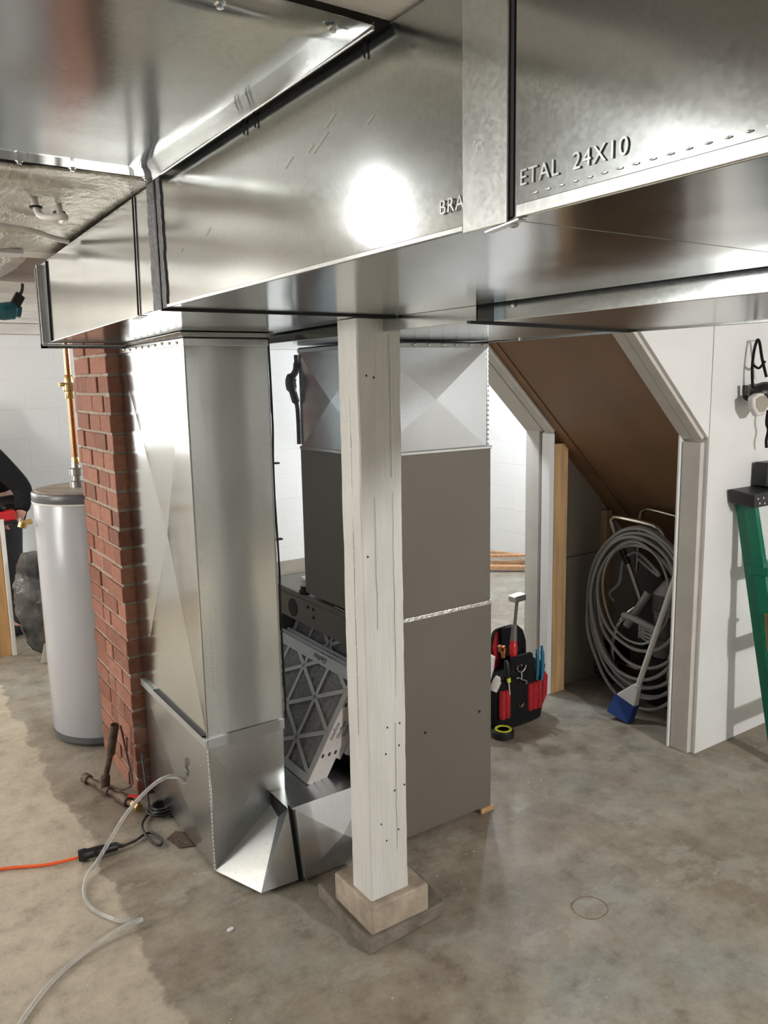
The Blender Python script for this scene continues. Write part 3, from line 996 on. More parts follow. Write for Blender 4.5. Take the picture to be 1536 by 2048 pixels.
pp = [(1.024, 1.652), (1.10, 1.655), (1.20, 1.662), (1.300, 1.668), (1.318, 1.80), (1.322, 1.955), (1.20, 1.962), (1.036, 1.960), (1.030, 1.85), (1.027, 1.74)]
pd.prism([(x, y, 0.0) for x, y in pp], (0, 0, 0.042))
tag(obj('footing_pad', pd, 'slab', None, 0.006), 'low rough concrete pad on the floor under the white post', 'footing')

# ------------------------------------------------------------------ brick chimney
chim = thing('brick_chimney', 'red brick chimney column rising behind the drop duct at left', 'chimney', (0.96, 3.12, 0.0))
BX0, BX1, BY0, BY1 = 0.765, 1.17, 2.872, 3.356
obj('mortar_core', MB().box((BX0+0.006, BY0+0.006, 0.0), (BX1-0.006, BY1-0.006, 2.15)), 'mortar', chim)
bk = MB()
random.seed(21)
ch_ = 0.069
bl, bwid = 0.198, 0.095
def brick(mb, a, b):
    j = [random.uniform(-0.0016, 0.0016) for _ in range(6)]
    x0, y0, z0 = a[0]+j[0], a[1]+j[1], a[2]+j[2]
    x1, y1, z1 = b[0]+j[3], b[1]+j[4], b[2]+j[5]
    mb.box((x0, y0, z0), (x1, y1, z1))
for c in range(31):
    z0 = c*ch_+0.004
    z1 = z0+ch_-0.011
    if z1 > 2.15: break
    # face toward -x (long side, along y): header/stretcher mix like the photo
    seq = ([0.205, 0.10, 0.198] if c % 2 else [0.10, 0.198, 0.205]) if c < 12 else ([0.075, 0.15, 0.15, 0.128] if c % 2 else [0.13, 0.155, 0.15, 0.068])
    y = BY0
    first = True
    for l in seq:
        y1 = min(y+l, BY1)
        dx = random.choice([0, 0, 0, 0.004, -0.003])
        xs = BX0+dx
        brick(bk, (xs, y+(0 if first else 0.0045), z0), (xs+0.09, y1-0.0045, z1))
        first = False
        y = y1
        if y >= BY1-0.01: break
    # face toward -y
    x = BX0+0.095
    seq = [0.09, 0.20] if c % 2 else [0.20, 0.11]
    for l in seq:
        x1 = min(x+l, BX1)
        brick(bk, (x+0.004, BY0, z0), (x1-0.004, BY0+0.08, z1))
        x = x1
obj('brickwork', bk, 'brick', chim, 0.003, False, 2)

# ------------------------------------------------------------------ water heater
HC = (0.857, 3.604)
wh = thing('water_heater', 'tall pale grey cylindrical water heater beside the brick chimney', 'water heater', (HC[0], HC[1], 0))
obj('tank_jacket', MB().lathe([(0.237, 0.045), (0.24, 0.05), (0.24, 1.060), (0.238, 1.064)], (HC[0], HC[1], 0), seg=64), 'heater_white', wh, 0, True)
obj('base_ring', MB().lathe([(0.215, 0.0), (0.225, 0.004), (0.241, 0.022), (0.2415, 0.045), (0.2, 0.047)], (HC[0], HC[1], 0), seg=64), 'heater_cap', wh, 0, True)
obj('top_band', MB().lathe([(0.2425, 1.066), (0.244, 1.068), (0.244, 1.100), (0.240, 1.106), (0.225, 1.108)], (HC[0], HC[1], 0), seg=64), 'heater_cap', wh, 0, True)
obj('top_rim', MB().lathe([(0.2435, 1.060), (0.2455, 1.062), (0.2455, 1.067), (0.243, 1.068)], (HC[0], HC[1], 0), seg=64), 'white_plastic', wh, 0, True)
obj('lid', MB().lathe([(0.232, 1.106), (0.226, 1.112), (0.0, 1.116)], (HC[0], HC[1], 0), seg=64), 'heater_lid', wh, 0, True)
dv = MB().cyl((0.60, 3.60, 0.985), (0.565, 3.585, 0.985), 0.012).cyl((0.568, 3.586, 0.985), (0.560, 3.583, 0.965), 0.018)
RV = obj('relief_valve', dv, 'brass', wh, 0, True)
obj('valve_handle', MB().obox((0.556, 3.58, 0.987), (0.003, 0, 0), (0, 0.006, 0), (0, 0, 0.02)), 'white_plastic', RV, 0.001)
obj('nipple', MB().lathe([(0.030, 0), (0.030, 0.03), (0.022, 0.034), (0.022, 0.055), (0.030, 0.058), (0.030, 0.085), (0.018, 0.09), (0.016, 0.115)], (0.80, 3.60, 1.11), seg=14), 'steel', wh, 0, True)

# copper pipe
cp = thing('copper_pipe', 'vertical copper water pipe with lever valve rising from the water heater', 'pipe', (0.80, 3.60, 1.22))
obj('pipe', MB().tube([(0.801, 3.60, 1.215), (0.80, 3.60, 1.95)], 0.0135, 14, False), 'copper', cp, 0, True)
obj('solder_joint', MB().lathe([(0.0155, 0), (0.0165, 0.004), (0.0165, 0.035), (0.0145, 0.04)], (0.801, 3.60, 1.205), seg=14), 'brass', cp, 0, True)
BV = obj('ball_valve', MB().lathe([(0.017, -0.05), (0.019, -0.045), (0.019, -0.02), (0.026, -0.015), (0.027, 0.01), (0.019, 0.018), (0.018, 0.045), (0.015, 0.05)], (0.80, 3.60, 1.545), seg=14).cyl((0.80, 3.60, 1.555), (0.757, 3.585, 1.555), 0.008), 'brass', cp, 0, True)
obj('lever_handle', MB().prism([(0.812, 3.575, 1.57), (0.835, 3.575, 1.56), (0.842, 3.578, 1.44), (0.825, 3.578, 1.425), (0.812, 3.577, 1.44)], (0, 0.004, 0)), 'white_plastic', BV, 0.002)

# ------------------------------------------------------------------ filters
fgroup = 'pleated air filters leaning beside the furnace'
def make_filter(origin, label, w=0.61, h=0.398, th=0.022, tilt=(0.521, 0.853)):
    root = thing('air_filter', label, 'air filter', origin, fgroup)
    ex = V((0, 1, 0))
    ey = V((tilt[0], 0, tilt[1])).normalized()
    ez = V((-ey.z, 0, ey.x))
    def pt(a, b, c=0.0):
        return ex*a+ey*b+ez*c
    def blk_(mb, a0, b0, a1, b1, c0, c1):
        mb.add([pt(a0, b0, c0), pt(a1, b0, c0), pt(a1, b1, c0), pt(a0, b1, c0), pt(a0, b0, c1), pt(a1, b0, c1), pt(a1, b1, c1), pt(a0, b1, c1)], BOXF)
    bw = 0.026
    fr = MB()
    blk_(fr, 0, 0, w, bw, 0, 0.002)
    blk_(fr, 0, h-bw-0.012, w, h, 0, 0.002)
    blk_(fr, 0, bw, bw, h-bw, 0, 0.002)
    blk_(fr, w-bw, bw, w, h-bw, 0, 0.002)
    def strut(a, b, c, d, wd=0.015):
        # clip to the frame opening
        lo, hi = 0.01, h-0.01
        if b > d: a, b, c, d = c, d, a, b
        if d <= lo or b >= hi: return
        if b < lo: a, b = a+(c-a)*(lo-b)/(d-b), lo
        if d > hi: c, d = c+(a-c)*(d-hi)/(d-b), hi
        a, c = max(0.01, a), max(0.01, c)
        dv_ = V((c-a, d-b, 0))
        if dv_.length < 0.01: return
        dv_.normalize()
        nx_, ny_ = -dv_.y*wd/2, dv_.x*wd/2
        q = [(a+nx_, b+ny_), (c+nx_, d+ny_), (c-nx_, d-ny_), (a-nx_, b-ny_)]
        fr.add([pt(x, y, 0.0003) for x, y in q]+[pt(x, y, 0.0021) for x, y in q], BOXF)
    px, py = 0.151, 0.150
    for i in range(4):
        x = 0.018+px*i
        off = 0.0 if i % 2 == 0 else 0.5
        if i: strut(x, 0.0, x, h)
        for k in range(-1, 4):
            y = 0.178+py*(k-1+off-(1 if off else 0)*0)
            if i < 3 or x+px < w:
                strut(x, y, min(x+px, w-0.01), y+py/2)
                strut(x, y, min(x+px, w-0.01), y-py/2)
    f = obj('card_frame', fr, 'filter_card'); f.parent = root
    sd = MB()
    for (a0, b0, a1, b1) in ((0, 0, w, 0.0015), (0, h-0.0015, w, h), (0, 0, 0.0015, h), (w-0.0015, 0, w, h)):
        blk_(sd, a0, b0, a1, b1, -th, 0.001)
    e = obj('card_edge', sd, 'filter_edge'); e.parent = root
    pl = MB()
    n = 30
    vs, fs = [], []
    for i in range(n+1):
        a = 0.004+(w-0.008)*i/n
        c = -0.002 if i % 2 else -th*0.75
        vs += [pt(a, 0.003, c), pt(a, h-0.003, c)]
    for i in range(n):
        fs.append((2*i, 2*i+1, 2*i+3, 2*i+2))
    pl.add(vs, fs)
    p = obj('pleated_media', pl, 'pleat'); p.parent = root
    for b in range(5):
        wr = MB().tube([pt(0.01, 0.03+b*0.085, 0.0005-0.004), pt(w-0.01, 0.05+b*0.085, -0.0035)], 0.0007, 5, False)
    def lettering(size, o_, xd, yd, par):
        t = text_mesh('printed_lettering', 'Glasfloss', size, 'ink', o_, xd, yd, None, 0.0003)
        t.parent = par
    lettering(0.026, pt(0.195, h-0.010, 0.0026), ex, -ey, f)
    lettering(0.018, pt(-0.0006, h*0.40, -0.018), ey, ez, e)
    mk = MB()
    for b in (h*0.24, h*0.70):
        blk_(mk, -0.0008, b, 0.0002, b+0.013, -0.014, -0.006)
    m_ = obj('printed_mark', mk, 'ink'); m_.parent = e
    return root
FO = V((1.137, 2.197, 0.230))
fn = V((0.853, 0, -0.521))
labs = ['nearest air filter of the stack, its whole triangle-lattice card face showing',
        'second air filter in the front stack, directly behind the nearest one, only its edges showing',
        'third air filter in the front stack, lowest right card edge showing by the white post',
        'raised air filter behind the front stack, one row of card openings showing',
        'rearmost and highest air filter of the leaning stack, only its top edge showing']
for i, (off, up_, ysh) in enumerate(((0, 0, 0), (0.025, 0.012, 0.004), (0.050, 0.024, 0.010), (0.078, 0.105, 0.02), (0.104, 0.130, 0.0))):
    make_filter(FO+fn*off+V((0.521, 0, 0.853))*up_+V((0, ysh, 0)), labs[i])

# ------------------------------------------------------------------ floor cords and clutter
def smooth_thing(name, pts, r, mat, label, cat, seg=10, n=8, group=None):
    o = obj(name, MB().tube(pts, r, seg, True, False, n), mat, None, 0, True)
    return tag(o, label, cat, group)

# orange extension cord, black plug and pigtail
smooth_thing('extension_cord', [(-0.35, 2.72, 0.006), (-0.1, 2.70, 0.006), (0.12, 2.685, 0.006), (0.255, 2.669, 0.007), (0.38, 2.610, 0.006), (0.485, 2.570, 0.016)],
             0.0052, 'orange_cord', 'orange extension cord running in from the left edge along the floor', 'cord')
pc = thing('power_cord', 'black power cord with twisted loop, plugged into the orange cord on the floor', 'cord', (0.60, 2.56, 0.0))
obj('plug', MB().tube([(0.478, 2.574, 0.020), (0.50, 2.570, 0.021), (0.505, 2.568, 0.021), (0.545, 2.563, 0.021), (0.60, 2.560, 0.018), (0.605, 2.559, 0.018), (0.622, 2.558, 0.012)],
                      [0.019, 0.020, 0.017, 0.017, 0.014, 0.008, 0.006], 12, False), 'black_rubber', pc, 0, True)
obj('cord', MB().tube([(0.615, 2.558, 0.012), (0.66, 2.568, 0.010), (0.705, 2.590, 0.010), (0.728, 2.575, 0.012), (0.738, 2.515, 0.012), (0.722, 2.490, 0.012),
                       (0.706, 2.520, 0.014), (0.700, 2.585, 0.018), (0.712, 2.650, 0.014), (0.745, 2.700, 0.012), (0.790, 2.730, 0.012), (0.83, 2.72, 0.014),
                       (0.84, 2.68, 0.016), (0.81, 2.655, 0.018), (0.77, 2.67, 0.018), (0.75, 2.70, 0.02), (0.765, 2.74, 0.03), (0.775, 2.80, 0.12), (0.785, 2.85, 0.18)],
                      0.0046, 10), 'black_rubber', pc, 0, True)
cc = MB()
for i in range(7):
    r = 0.030+0.003*(i % 3)
    cc.tube([(0.795+r*math.cos(a), 2.700+r*1.1*math.sin(a), 0.012+0.008*(i//2)+0.002*math.sin(a*2+i)) for a in [2*math.pi*k/12 for k in range(12)]], 0.0046, 8, True, True, 3)
tag(obj('cord_bundle', cc, 'black_rubber', None, 0, True), 'coiled bundle of black cord on the floor in the gap beside the brick chimney', 'cord')

# clear vinyl tube: leaves the boot, arcs down to the floor and away to the camera
smooth_thing('vinyl_tube', [(0.802, 2.44, 0.235), (0.785, 2.44, 0.262), (0.74, 2.46, 0.262), (0.69, 2.51, 0.205), (0.63, 2.535, 0.135), (0.575, 2.525, 0.075), (0.525, 2.50, 0.03), (0.478, 2.46, 0.012), (0.448, 2.38, 0.008),
                            (0.452, 2.29, 0.007), (0.490, 2.203, 0.007), (0.528, 2.165, 0.008), (0.552, 2.150, 0.012), (0.548, 2.135, 0.020), (0.50, 2.135, 0.02), (0.433, 2.125, 0.010), (0.35, 2.09, 0.007),
                            (0.284, 2.045, 0.007), (0.225, 1.985, 0.007), (0.182, 1.925, 0.007), (0.14, 1.80, 0.007), (0.11, 1.6, 0.007)],
             0.0065, 'vinyl', 'clear vinyl drain tube arcing from the boot across the floor to the lower left', 'tube', 10, 8)

# thermostat wires taped down the drop duct
wr = thing('control_wire', 'thin black control wires tied down the right corner of the drop duct', 'wire', (1.078, 2.24, 0.9))
obj('wire', MB().tube([(1.078, 2.232, 1.70), (1.079, 2.232, 1.50), (1.085, 2.234, 1.42), (1.080, 2.232, 1.30), (1.082, 2.234, 1.10), (1.088, 2.236, 0.95), (1.084, 2.234, 0.86), (1.09, 2.24, 0.6), (1.10, 2.26, 0.45)], 0.0028, 8), 'black_rubber', wr, 0, True)
obj('wire', MB().tube([(1.086, 2.245, 1.70), (1.092, 2.250, 1.45), (1.084, 2.243, 1.25), (1.094, 2.252, 1.0), (1.092, 2.25, 0.75), (1.10, 2.26, 0.5)], 0.0032, 8), 'black_rubber', wr, 0, True)
for z in (1.30, 1.06):
    obj('cable_tie', MB().box((1.071, 2.224, z-0.002), (1.098, 2.240, z+0.003)), 'black_gap', wr)

# old pipe assembly lying against the chimney foot
op = thing('iron_pipe_tee', 'rusty iron pipe tee with an upright stub leaning on the brick chimney foot', 'pipe', (0.68, 2.93, 0.0))
pa, pb_ = V((0.634, 3.085, 0.022)), V((0.728, 2.775, 0.022))
obj('pipe', MB().tube([pa, pb_], 0.013, 12, False), 'iron_pipe', op, 0, True)
obj('pipe_cap', MB().cyl(pa+V((-0.008, 0.028, 0)), pa+V((0.002, -0.008, 0)), 0.020, 8), 'iron_pipe', op, 0.003)
tj = pa.lerp(pb_, 0.37)
obj('tee_fitting', MB().cyl(pa.lerp(pb_, 0.26), pa.lerp(pb_, 0.48), 0.0185, 12).cyl(tj, tj+V((0.004, -0.006, 0.055)), 0.0175, 12), 'iron_pipe', op, 0.002, True)
obj('coupling', MB().cyl(pa.lerp(pb_, 0.66), pa.lerp(pb_, 0.86), 0.021, 12), 'iron_pipe', op, 0.002, True)
top_p = V((0.705, 2.895, 0.30))
obj('upright_stub', MB().tube([tj+V((0, 0, 0.03)), tj.lerp(top_p, 0.5), top_p], [0.011, 0.011, 0.015], 12, False), 'iron_pipe', op, 0, True)
obj('pipe_sleeve', MB().cyl(tj.lerp(top_p, 0.55), top_p, 0.0165, 12), 'iron_pipe', op, 0.002, True)
GC = obj('gas_cock', MB().cyl(pb_+V((-.004, 0.02, 0)), pb_+V((0.006, -0.022, 0)), 0.017, 6), 'brass', op, 0.002)
obj('red_lever', MB().bar(pb_+V((-0.012, 0.045, 0.024)), pb_+V((0.028, 0.0, 0.024)), 0.013, 0.006), 'red_plastic', GC, 0.001)
smooth_thing('bent_rod', [(0.730, 2.91, 0.285), (0.738, 2.90, 0.20), (0.748, 2.875, 0.085), (0.742, 2.868, 0.06), (0.715, 2.90, 0.035), (0.68, 2.94, 0.045)], 0.0035, 'iron_pipe',
             'thin rusty bent rod against the foot of the brick chimney', 'rod', 8, 6)

# scraps on the floor
mp = MB().prism([(0.80, 2.56, 0.002), (0.90, 2.44, 0.002), (0.87, 2.36, 0.002), (0.835, 2.39, 0.002), (0.83, 2.43, 0.002), (0.775, 2.45, 0.002), (0.76, 2.53, 0.002)], (0, 0, 0.002))
tag(obj('metal_offcut', mp, 'iron_pipe'), 'thin dark metal offcut lying on the floor under the boot', 'scrap')
def chip(x, y, s_, mat, label, cat='debris', h=0.004):
    a = random.uniform(0, 3)
    poly = []
    for k in range(6):
        t = a+k*math.pi/3
        rr = s_*random.uniform(0.6, 1.1)
        poly.append((x+rr*math.cos(t), y+rr*0.7*math.sin(t), 0.0005))
    return tag(obj('plaster_chip', MB().prism(poly, (0, 0, h)), mat, None, 0.0008), label, cat, 'plaster crumbs scattered on the floor')
chip(0.754, 1.970, 0.011, 'paper', 'largest white plaster chip on the floor, left of the concrete pad', h=0.006)
random.seed(33)
spots = []
while len(spots) < 46:
    x, y = random.uniform(0.35, 2.6), random.uniform(1.15, 2.75)
    if 1.0 < x < 1.36 and 1.63 < y < 2.0: continue
    if x > 0.8 and y > 2.02 and x < 1.85: continue
    spots.append((x, y))
for x, y in spots:
    chip(x, y, random.uniform(0.0015, 0.0035), 'paper', 'tiny pale plaster crumb on the concrete floor', h=0.002)
# rust ring printed on the floor by an old can
tag(obj('rust_ring', MB().tube([(1.665+0.052*math.cos(a), 1.445+0.050*math.sin(a)+0.002*math.sin(3*a), -0.0034) for a in [2*math.pi*k/24 for k in range(24)]], 0.0045, 6, True, True, 2), 'rust'), 'faint round rust ring on the floor right of the white post', 'stain')
sl = MB().prism([(1.08, 1.09, 0.0005), (1.095, 1.10, 0.0005), (1.02, 1.175, 0.0005), (1.012, 1.165, 0.0005)], (0, 0, 0.0015))
tag(obj('wood_sliver', sl, 'raw_pine'), 'pale wood sliver on the floor at the bottom of the view', 'debris')

# ------------------------------------------------------------------ tool bag and tools
bag = thing('tool_bag', 'black open tool bag with red pockets on the floor beside the closet', 'tool bag', (2.38, 2.55, 0.0))
def rounded_loft(sections, seg=40, pw=4.0):
    """sections: (z, cx, cy, rx, ry)"""
    mb = MB()
    vs = []
    for (z, cx, cy, rx, ry) in sections:
        for k in range(seg):
            t = 2*math.pi*k/seg
            c_, s_ = math.cos(t), math.sin(t)
            vs.append((cx+rx*math.copysign(abs(c_)**(2/pw), c_), cy+ry*math.copysign(abs(s_)**(2/pw), s_), z))
    fs = []
    n = len(sections)
    for i in range(n-1):
        for k in range(seg):
            fs.append((i*seg+k, i*seg+(k+1) % seg, (i+1)*seg+(k+1) % seg, (i+1)*seg+k))
    fs.append(tuple(range(seg))[::-1])
    fs.append(tuple((n-1)*seg+k for k in range(seg)))
    return mb.add(vs, fs)
obj('bag_body', rounded_loft([(0.0, 2.37, 2.56, 0.125, 0.075), (0.012, 2.37, 2.56, 0.148, 0.09), (0.06, 2.37, 2.56, 0.158, 0.095), (0.20, 2.37, 2.56, 0.160, 0.095), (0.245, 2.37, 2.56, 0.155, 0.092), (0.25, 2.37, 2.56, 0.13, 0.08)]), 'black_fabric', bag, 0, True)
# tall back wall and end gussets
obj('back_panel', rounded_loft([(0.20, 2.43, 2.62, 0.10, 0.022), (0.33, 2.43, 2.625, 0.10, 0.022), (0.385, 2.43, 2.63, 0.085, 0.02), (0.415, 2.43, 2.63, 0.05, 0.016)], 24, 3), 'black_fabric', bag, 0, True)
BFP = obj('front_panel', rounded_loft([(0.18, 2.375, 2.478, 0.075, 0.012), (0.28, 2.375, 2.482, 0.072, 0.012), (0.325, 2.375, 2.486, 0.065, 0.010), (0.33, 2.375, 2.488, 0.06, 0.008)], 24, 4), 'black_fabric', bag, 0, True)
obj('side_gusset', MB().prism([(2.245, 2.56, 0.22), (2.30, 2.60, 0.37), (2.335, 2.62, 0.405), (2.40, 2.63, 0.405), (2.40, 2.62, 0.22)], (0, 0.008, 0)), 'red_fabric', bag, 0.002)
obj('edge_binding', MB().tube([(2.225, 2.55, 0.22), (2.27, 2.585, 0.315), (2.315, 2.61, 0.385), (2.345, 2.625, 0.410), (2.41, 2.63, 0.412)], 0.008, 8), 'black_fabric', bag, 0, True)
rp = MB()
for (xa, n_) in ((2.232, 2), (2.397, 3)):
    for k in range(n_):
        x = xa+k*0.028
        rp.lathe([(0.013, 0.0), (0.0145, 0.004), (0.015, 0.09), (0.014, 0.125), (0.010, 0.127)], (x+0.014, 2.466, 0.070), seg=12)
each('red_pocket', rp, 'red_fabric', bag, 0, True)
obj('red_side_pocket', rounded_loft([(0.05, 2.525, 2.555, 0.012, 0.05), (0.10, 2.54, 2.555, 0.022, 0.06), (0.19, 2.542, 2.555, 0.022, 0.06), (0.22, 2.53, 2.555, 0.012, 0.05)], 20, 3), 'red_fabric', bag, 0, True)
obj('side_pocket', rounded_loft([(0.20, 2.525, 2.56, 0.018, 0.06), (0.245, 2.53, 2.56, 0.022, 0.06), (0.255, 2.53, 2.56, 0.015, 0.05)], 20, 3), 'black_fabric', bag, 0, True)
hk = MB()
hk.tube([(2.350+0.026*math.cos(a), 2.458, 0.292+0.026*math.sin(a)) for a in [math.pi+math.pi*k/10 for k in range(11)]], 0.003, 8)
hk.tube([(2.350, 2.456, 0.266), (2.348, 2.454, 0.235)], 0.003, 8, False)
hk.tube([(2.318, 2.454, 0.242), (2.325, 2.452, 0.246), (2.345, 2.450, 0.234), (2.372, 2.450, 0.222), (2.376, 2.450, 0.212), (2.366, 2.450, 0.208)], 0.003, 8)
obj('snap_hook', hk, 'emboss', BFP, 0, True)
rv = MB()
rv.ball((2.341, 2.470, 0.290), 0.004).ball((2.362, 2.470, 0.290), 0.004)
each('rivet', rv, 'emboss', BFP, 0, True)
obj('ring_loop', MB().tube([(2.350+0.012*math.cos(a), 2.458, 0.115+0.012*math.sin(a)) for a in [math.pi+1.1*math.pi*k/8 for k in range(9)]], 0.0025, 8), 'brass', bag, 0, True)
# hammer-like seaming tool
ht = thing('hand_seamer', 'long handled steel tool with red grip and square head standing in the tool bag', 'hand tool', (2.345, 2.545, 0.26))
obj('red_grip', MB().tube([(2.338, 2.50, 0.315), (2.345, 2.505, 0.36), (2.350, 2.51, 0.395)], [0.013, 0.018, 0.016], 12), 'red_plastic', ht, 0, True)
obj('grey_collar', MB().tube([(2.350, 2.51, 0.395), (2.360, 2.515, 0.465)], [0.016, 0.011], 12, False), 'sprayer_grey', ht, 0, True)
obj('shaft', MB().bar((2.357, 2.514, 0.44), (2.384, 2.525, 0.575), 0.014, 0.008), 'steel', ht, 0.001)
obj('square_head', MB().obox((2.385, 2.525, 0.583), (0.034, 0, 0.002), (0, 0.022, 0), (-0.001, 0, 0.014)), 'steel', ht, 0.003)
def held(name, label, cat, parts, loc):
    r = thing(name, label, cat, loc)
    for pn, mb, mt, sm_ in parts:
        obj(pn, mb, mt, r, 0, sm_)
    return r
held('screwdriver', 'screwdriver with black and yellow handle in the left front pocket of the tool bag', 'screwdriver',
     [('handle', MB().tube([(2.262, 2.462, 0.335), (2.264, 2.460, 0.325), (2.268, 2.457, 0.27), (2.270, 2.456, 0.255)], [0.008, 0.013, 0.014, 0.008], 10, False), 'black_rubber', True),
      ('yellow_collar', MB().tube([(2.270, 2.456, 0.262), (2.272, 2.454, 0.238)], 0.009, 10, False), 'yellow_grip', True),
      ('blade', MB().tube([(2.272, 2.454, 0.24), (2.276, 2.452, 0.18)], 0.0035, 8, False), 'emboss', True)], (2.27, 2.456, 0.2))
for k, (x, lab) in enumerate(((2.452, 'left blue plier handle sticking up at the right of the tool bag'), (2.482, 'right blue plier handle at the far right of the tool bag, slightly lower'))):
    tag(obj('plier_handle', MB().tube([(x-0.004, 2.462, 0.205-k*.01), (x, 2.462, 0.25), (x+0.004, 2.466, 0.31), (x+0.002, 2.47, 0.345+k*.01)], [0.006, 0.009, 0.009, 0.006], 10), 'blue_grip', None, 0, True), lab, 'pliers')
bf = MB()
random.seed(9)
for k in range(5):
    c_ = V((2.275+random.uniform(0, .03), 2.51+random.uniform(-.01, .01), 0.335+random.uniform(-0.01, .03)))
    bf.tube([c_, c_+V((random.uniform(-.01, .01), 0, 0.028))], 0.009, 10, False)
tag(obj('brass_fitting', bf, 'copper', None, 0.001, False), 'cluster of copper and brass fittings sticking out of the tool bag', 'fitting')
tag(obj('paper_roll', MB().tube([(2.21, 2.53, 0.235), (2.235, 2.54, 0.33), (2.24, 2.54, 0.345)], [0.022, 0.026, 0.02], 14), 'paper', None, 0, True), 'white crumpled roll sticking out of the left end of the tool bag', 'paper roll')
tag(obj('white_cloth', MB().tube([(2.215, 2.49, 0.20), (2.235, 2.485, 0.245), (2.245, 2.48, 0.25)], [0.018, 0.02, 0.01], 10), 'white_plastic', None, 0, True), 'small white crumpled wrapper on the left rim of the tool bag', 'wrapper')
# tape measure
tm = thing('tape_measure', 'round black tape roll with yellow ring, in front of the tool bag', 'tape', (2.23, 2.44, 0))
obj('case', MB().lathe([(0.04, 0), (0.047, 0.005), (0.048, 0.030), (0.042, 0.037), (0.036, 0.038), (0.03, 0.034)], (2.228, 2.44, 0.0), seg=28), 'black_rubber', tm, 0, True)
obj('yellow_ring', MB().lathe([(0.026, 0.037), (0.028, 0.0405), (0.036, 0.0405), (0.038, 0.037)], (2.228, 2.44, 0.0), seg=28), 'yellow_grip', tm, 0, True)

# ------------------------------------------------------------------ closet: sprayer, hose, broom
sp = thing('paint_sprayer', 'airless paint sprayer on a chrome wheeled cart inside the understair closet', 'paint sprayer', (3.0, 2.3, 0.0))
hd = MB().tube([(3.05, 2.37, 0.46), (3.02, 2.44, 0.66), (2.985, 2.51, 0.84), (2.98, 2.505, 0.875), (2.98, 2.47, 0.885), (2.98, 2.30, 0.875), (2.985, 2.245, 0.855), (3.0, 2.215, 0.79), (3.02, 2.165, 0.68), (3.05, 2.11, 0.46)], 0.0125, 12)
obj('chrome_handle', hd, 'chrome', sp, 0, True)
hb = MB().tube([(3.12, 2.47, 0.60), (3.12, 2.46, 0.86), (3.12, 2.44, 0.905), (3.12, 2.39, 0.915), (3.12, 2.20, 0.895), (3.12, 2.12, 0.885), (3.12, 2.08, 0.86), (3.12, 2.07, 0.60)], 0.009, 12)
obj('rear_handle', hb, 'chrome', sp, 0, True)
each('grip_sleeve', MB().tube([(3.02, 2.44, 0.66), (2.99, 2.495, 0.80)], 0.016, 12, False).tube([(3.02, 2.165, 0.68), (3.0, 2.215, 0.79)], 0.016, 12, False), 'black_rubber', sp, 0, True)
obj('frame_leg', MB().tube([(3.05, 2.37, 0.48), (3.0, 2.44, 0.40), (2.98, 2.475, 0.30), (2.98, 2.48, 0.20), (3.0, 2.47, 0.08), (3.04, 2.46, 0.03)], 0.0125, 12), 'chrome', sp, 0, True)
obj('frame_leg', MB().tube([(3.05, 2.11, 0.46), (3.0, 2.14, 0.36), (2.98, 2.16, 0.24), (3.0, 2.16, 0.08), (3.04, 2.16, 0.03)], 0.0125, 12), 'chrome', sp, 0, True)
obj('axle', MB().tube([(3.10, 2.60, 0.12), (3.10, 2.05, 0.12)], 0.01, 10, False), 'chrome', sp, 0, True)
obj('frame_cross_tube', MB().tube([(2.96, 2.40, 0.41), (2.95, 2.39, 0.43), (2.94, 2.30, 0.425), (2.94, 2.18, 0.40)], 0.016, 12), 'hose_grey', sp, 0, True)
obj('diagonal_tube', MB().tube([(3.04, 2.33, 0.54), (3.0, 2.42, 0.36)], 0.02, 12, False), 'hose_grey', sp, 0, True)
mc = rounded_loft([(0.46, 3.07, 2.20, 0.08, 0.07), (0.47, 3.07, 2.20, 0.09, 0.08), (0.56, 3.07, 2.20, 0.09, 0.08), (0.62, 3.08, 2.18, 0.075, 0.06), (0.635, 3.09, 2.17, 0.05, 0.045)], 28, 5)
MC = obj('motor_cover', mc, 'sprayer_grey', sp, 0, True)
gr = MB()
for k in range(9):
    gr.box((2.976, 2.165, 0.478+k*0.009), (2.982, 2.262, 0.482+k*0.009))
obj('vent_grille', gr, 'black_gap', MC)
obj('pump_body', MB().cyl((3.05, 2.25, 0.46), (3.05, 2.25, 0.22), 0.045, 18).cyl((3.05, 2.25, 0.34), (3.05, 2.25, 0.30), 0.055, 18), 'sprayer_grey', sp, 0, True)
sp_c = MB()
sp_c.tube([(2.97+0.012*math.cos(t), 2.285+0.048*math.cos(t), 0.33+0.012*t/ (2*math.pi)*1.5+0.012*math.sin(t)) for t in [k*math.pi/6 for k in range(0, 49)]], 0.0055, 8)
obj('coiled_lead', sp_c, 'hose_grey', sp, 0, True)
for yy, nm in ((2.585, 'wheel'), (2.06, 'wheel')):
    obj(nm, MB().lathe([(0.03, -0.018), (0.09, -0.024), (0.115, -0.02), (0.118, 0), (0.115, 0.02), (0.09, 0.024), (0.03, 0.018)], (3.10, yy, 0.12), (0, 1, 0), 32), 'black_rubber', sp, 0, True)
wk = MB()
for k in range(10):
    a = math.radians(110+k*14)
    wk.ball((3.10+0.118*math.cos(a), 2.585, 0.12+0.118*math.sin(a)), 0.010, 0.6, 1.6, 0.6, 6)
obj('tire_tread', wk, 'iron_pipe', sp)
obj('bucket', MB().lathe([(0.10, 0.0), (0.105, 0.01), (0.12, 0.24), (0.125, 0.245)], (3.12, 2.27, 0.003), seg=28), 'black_rubber', sp, 0, True)
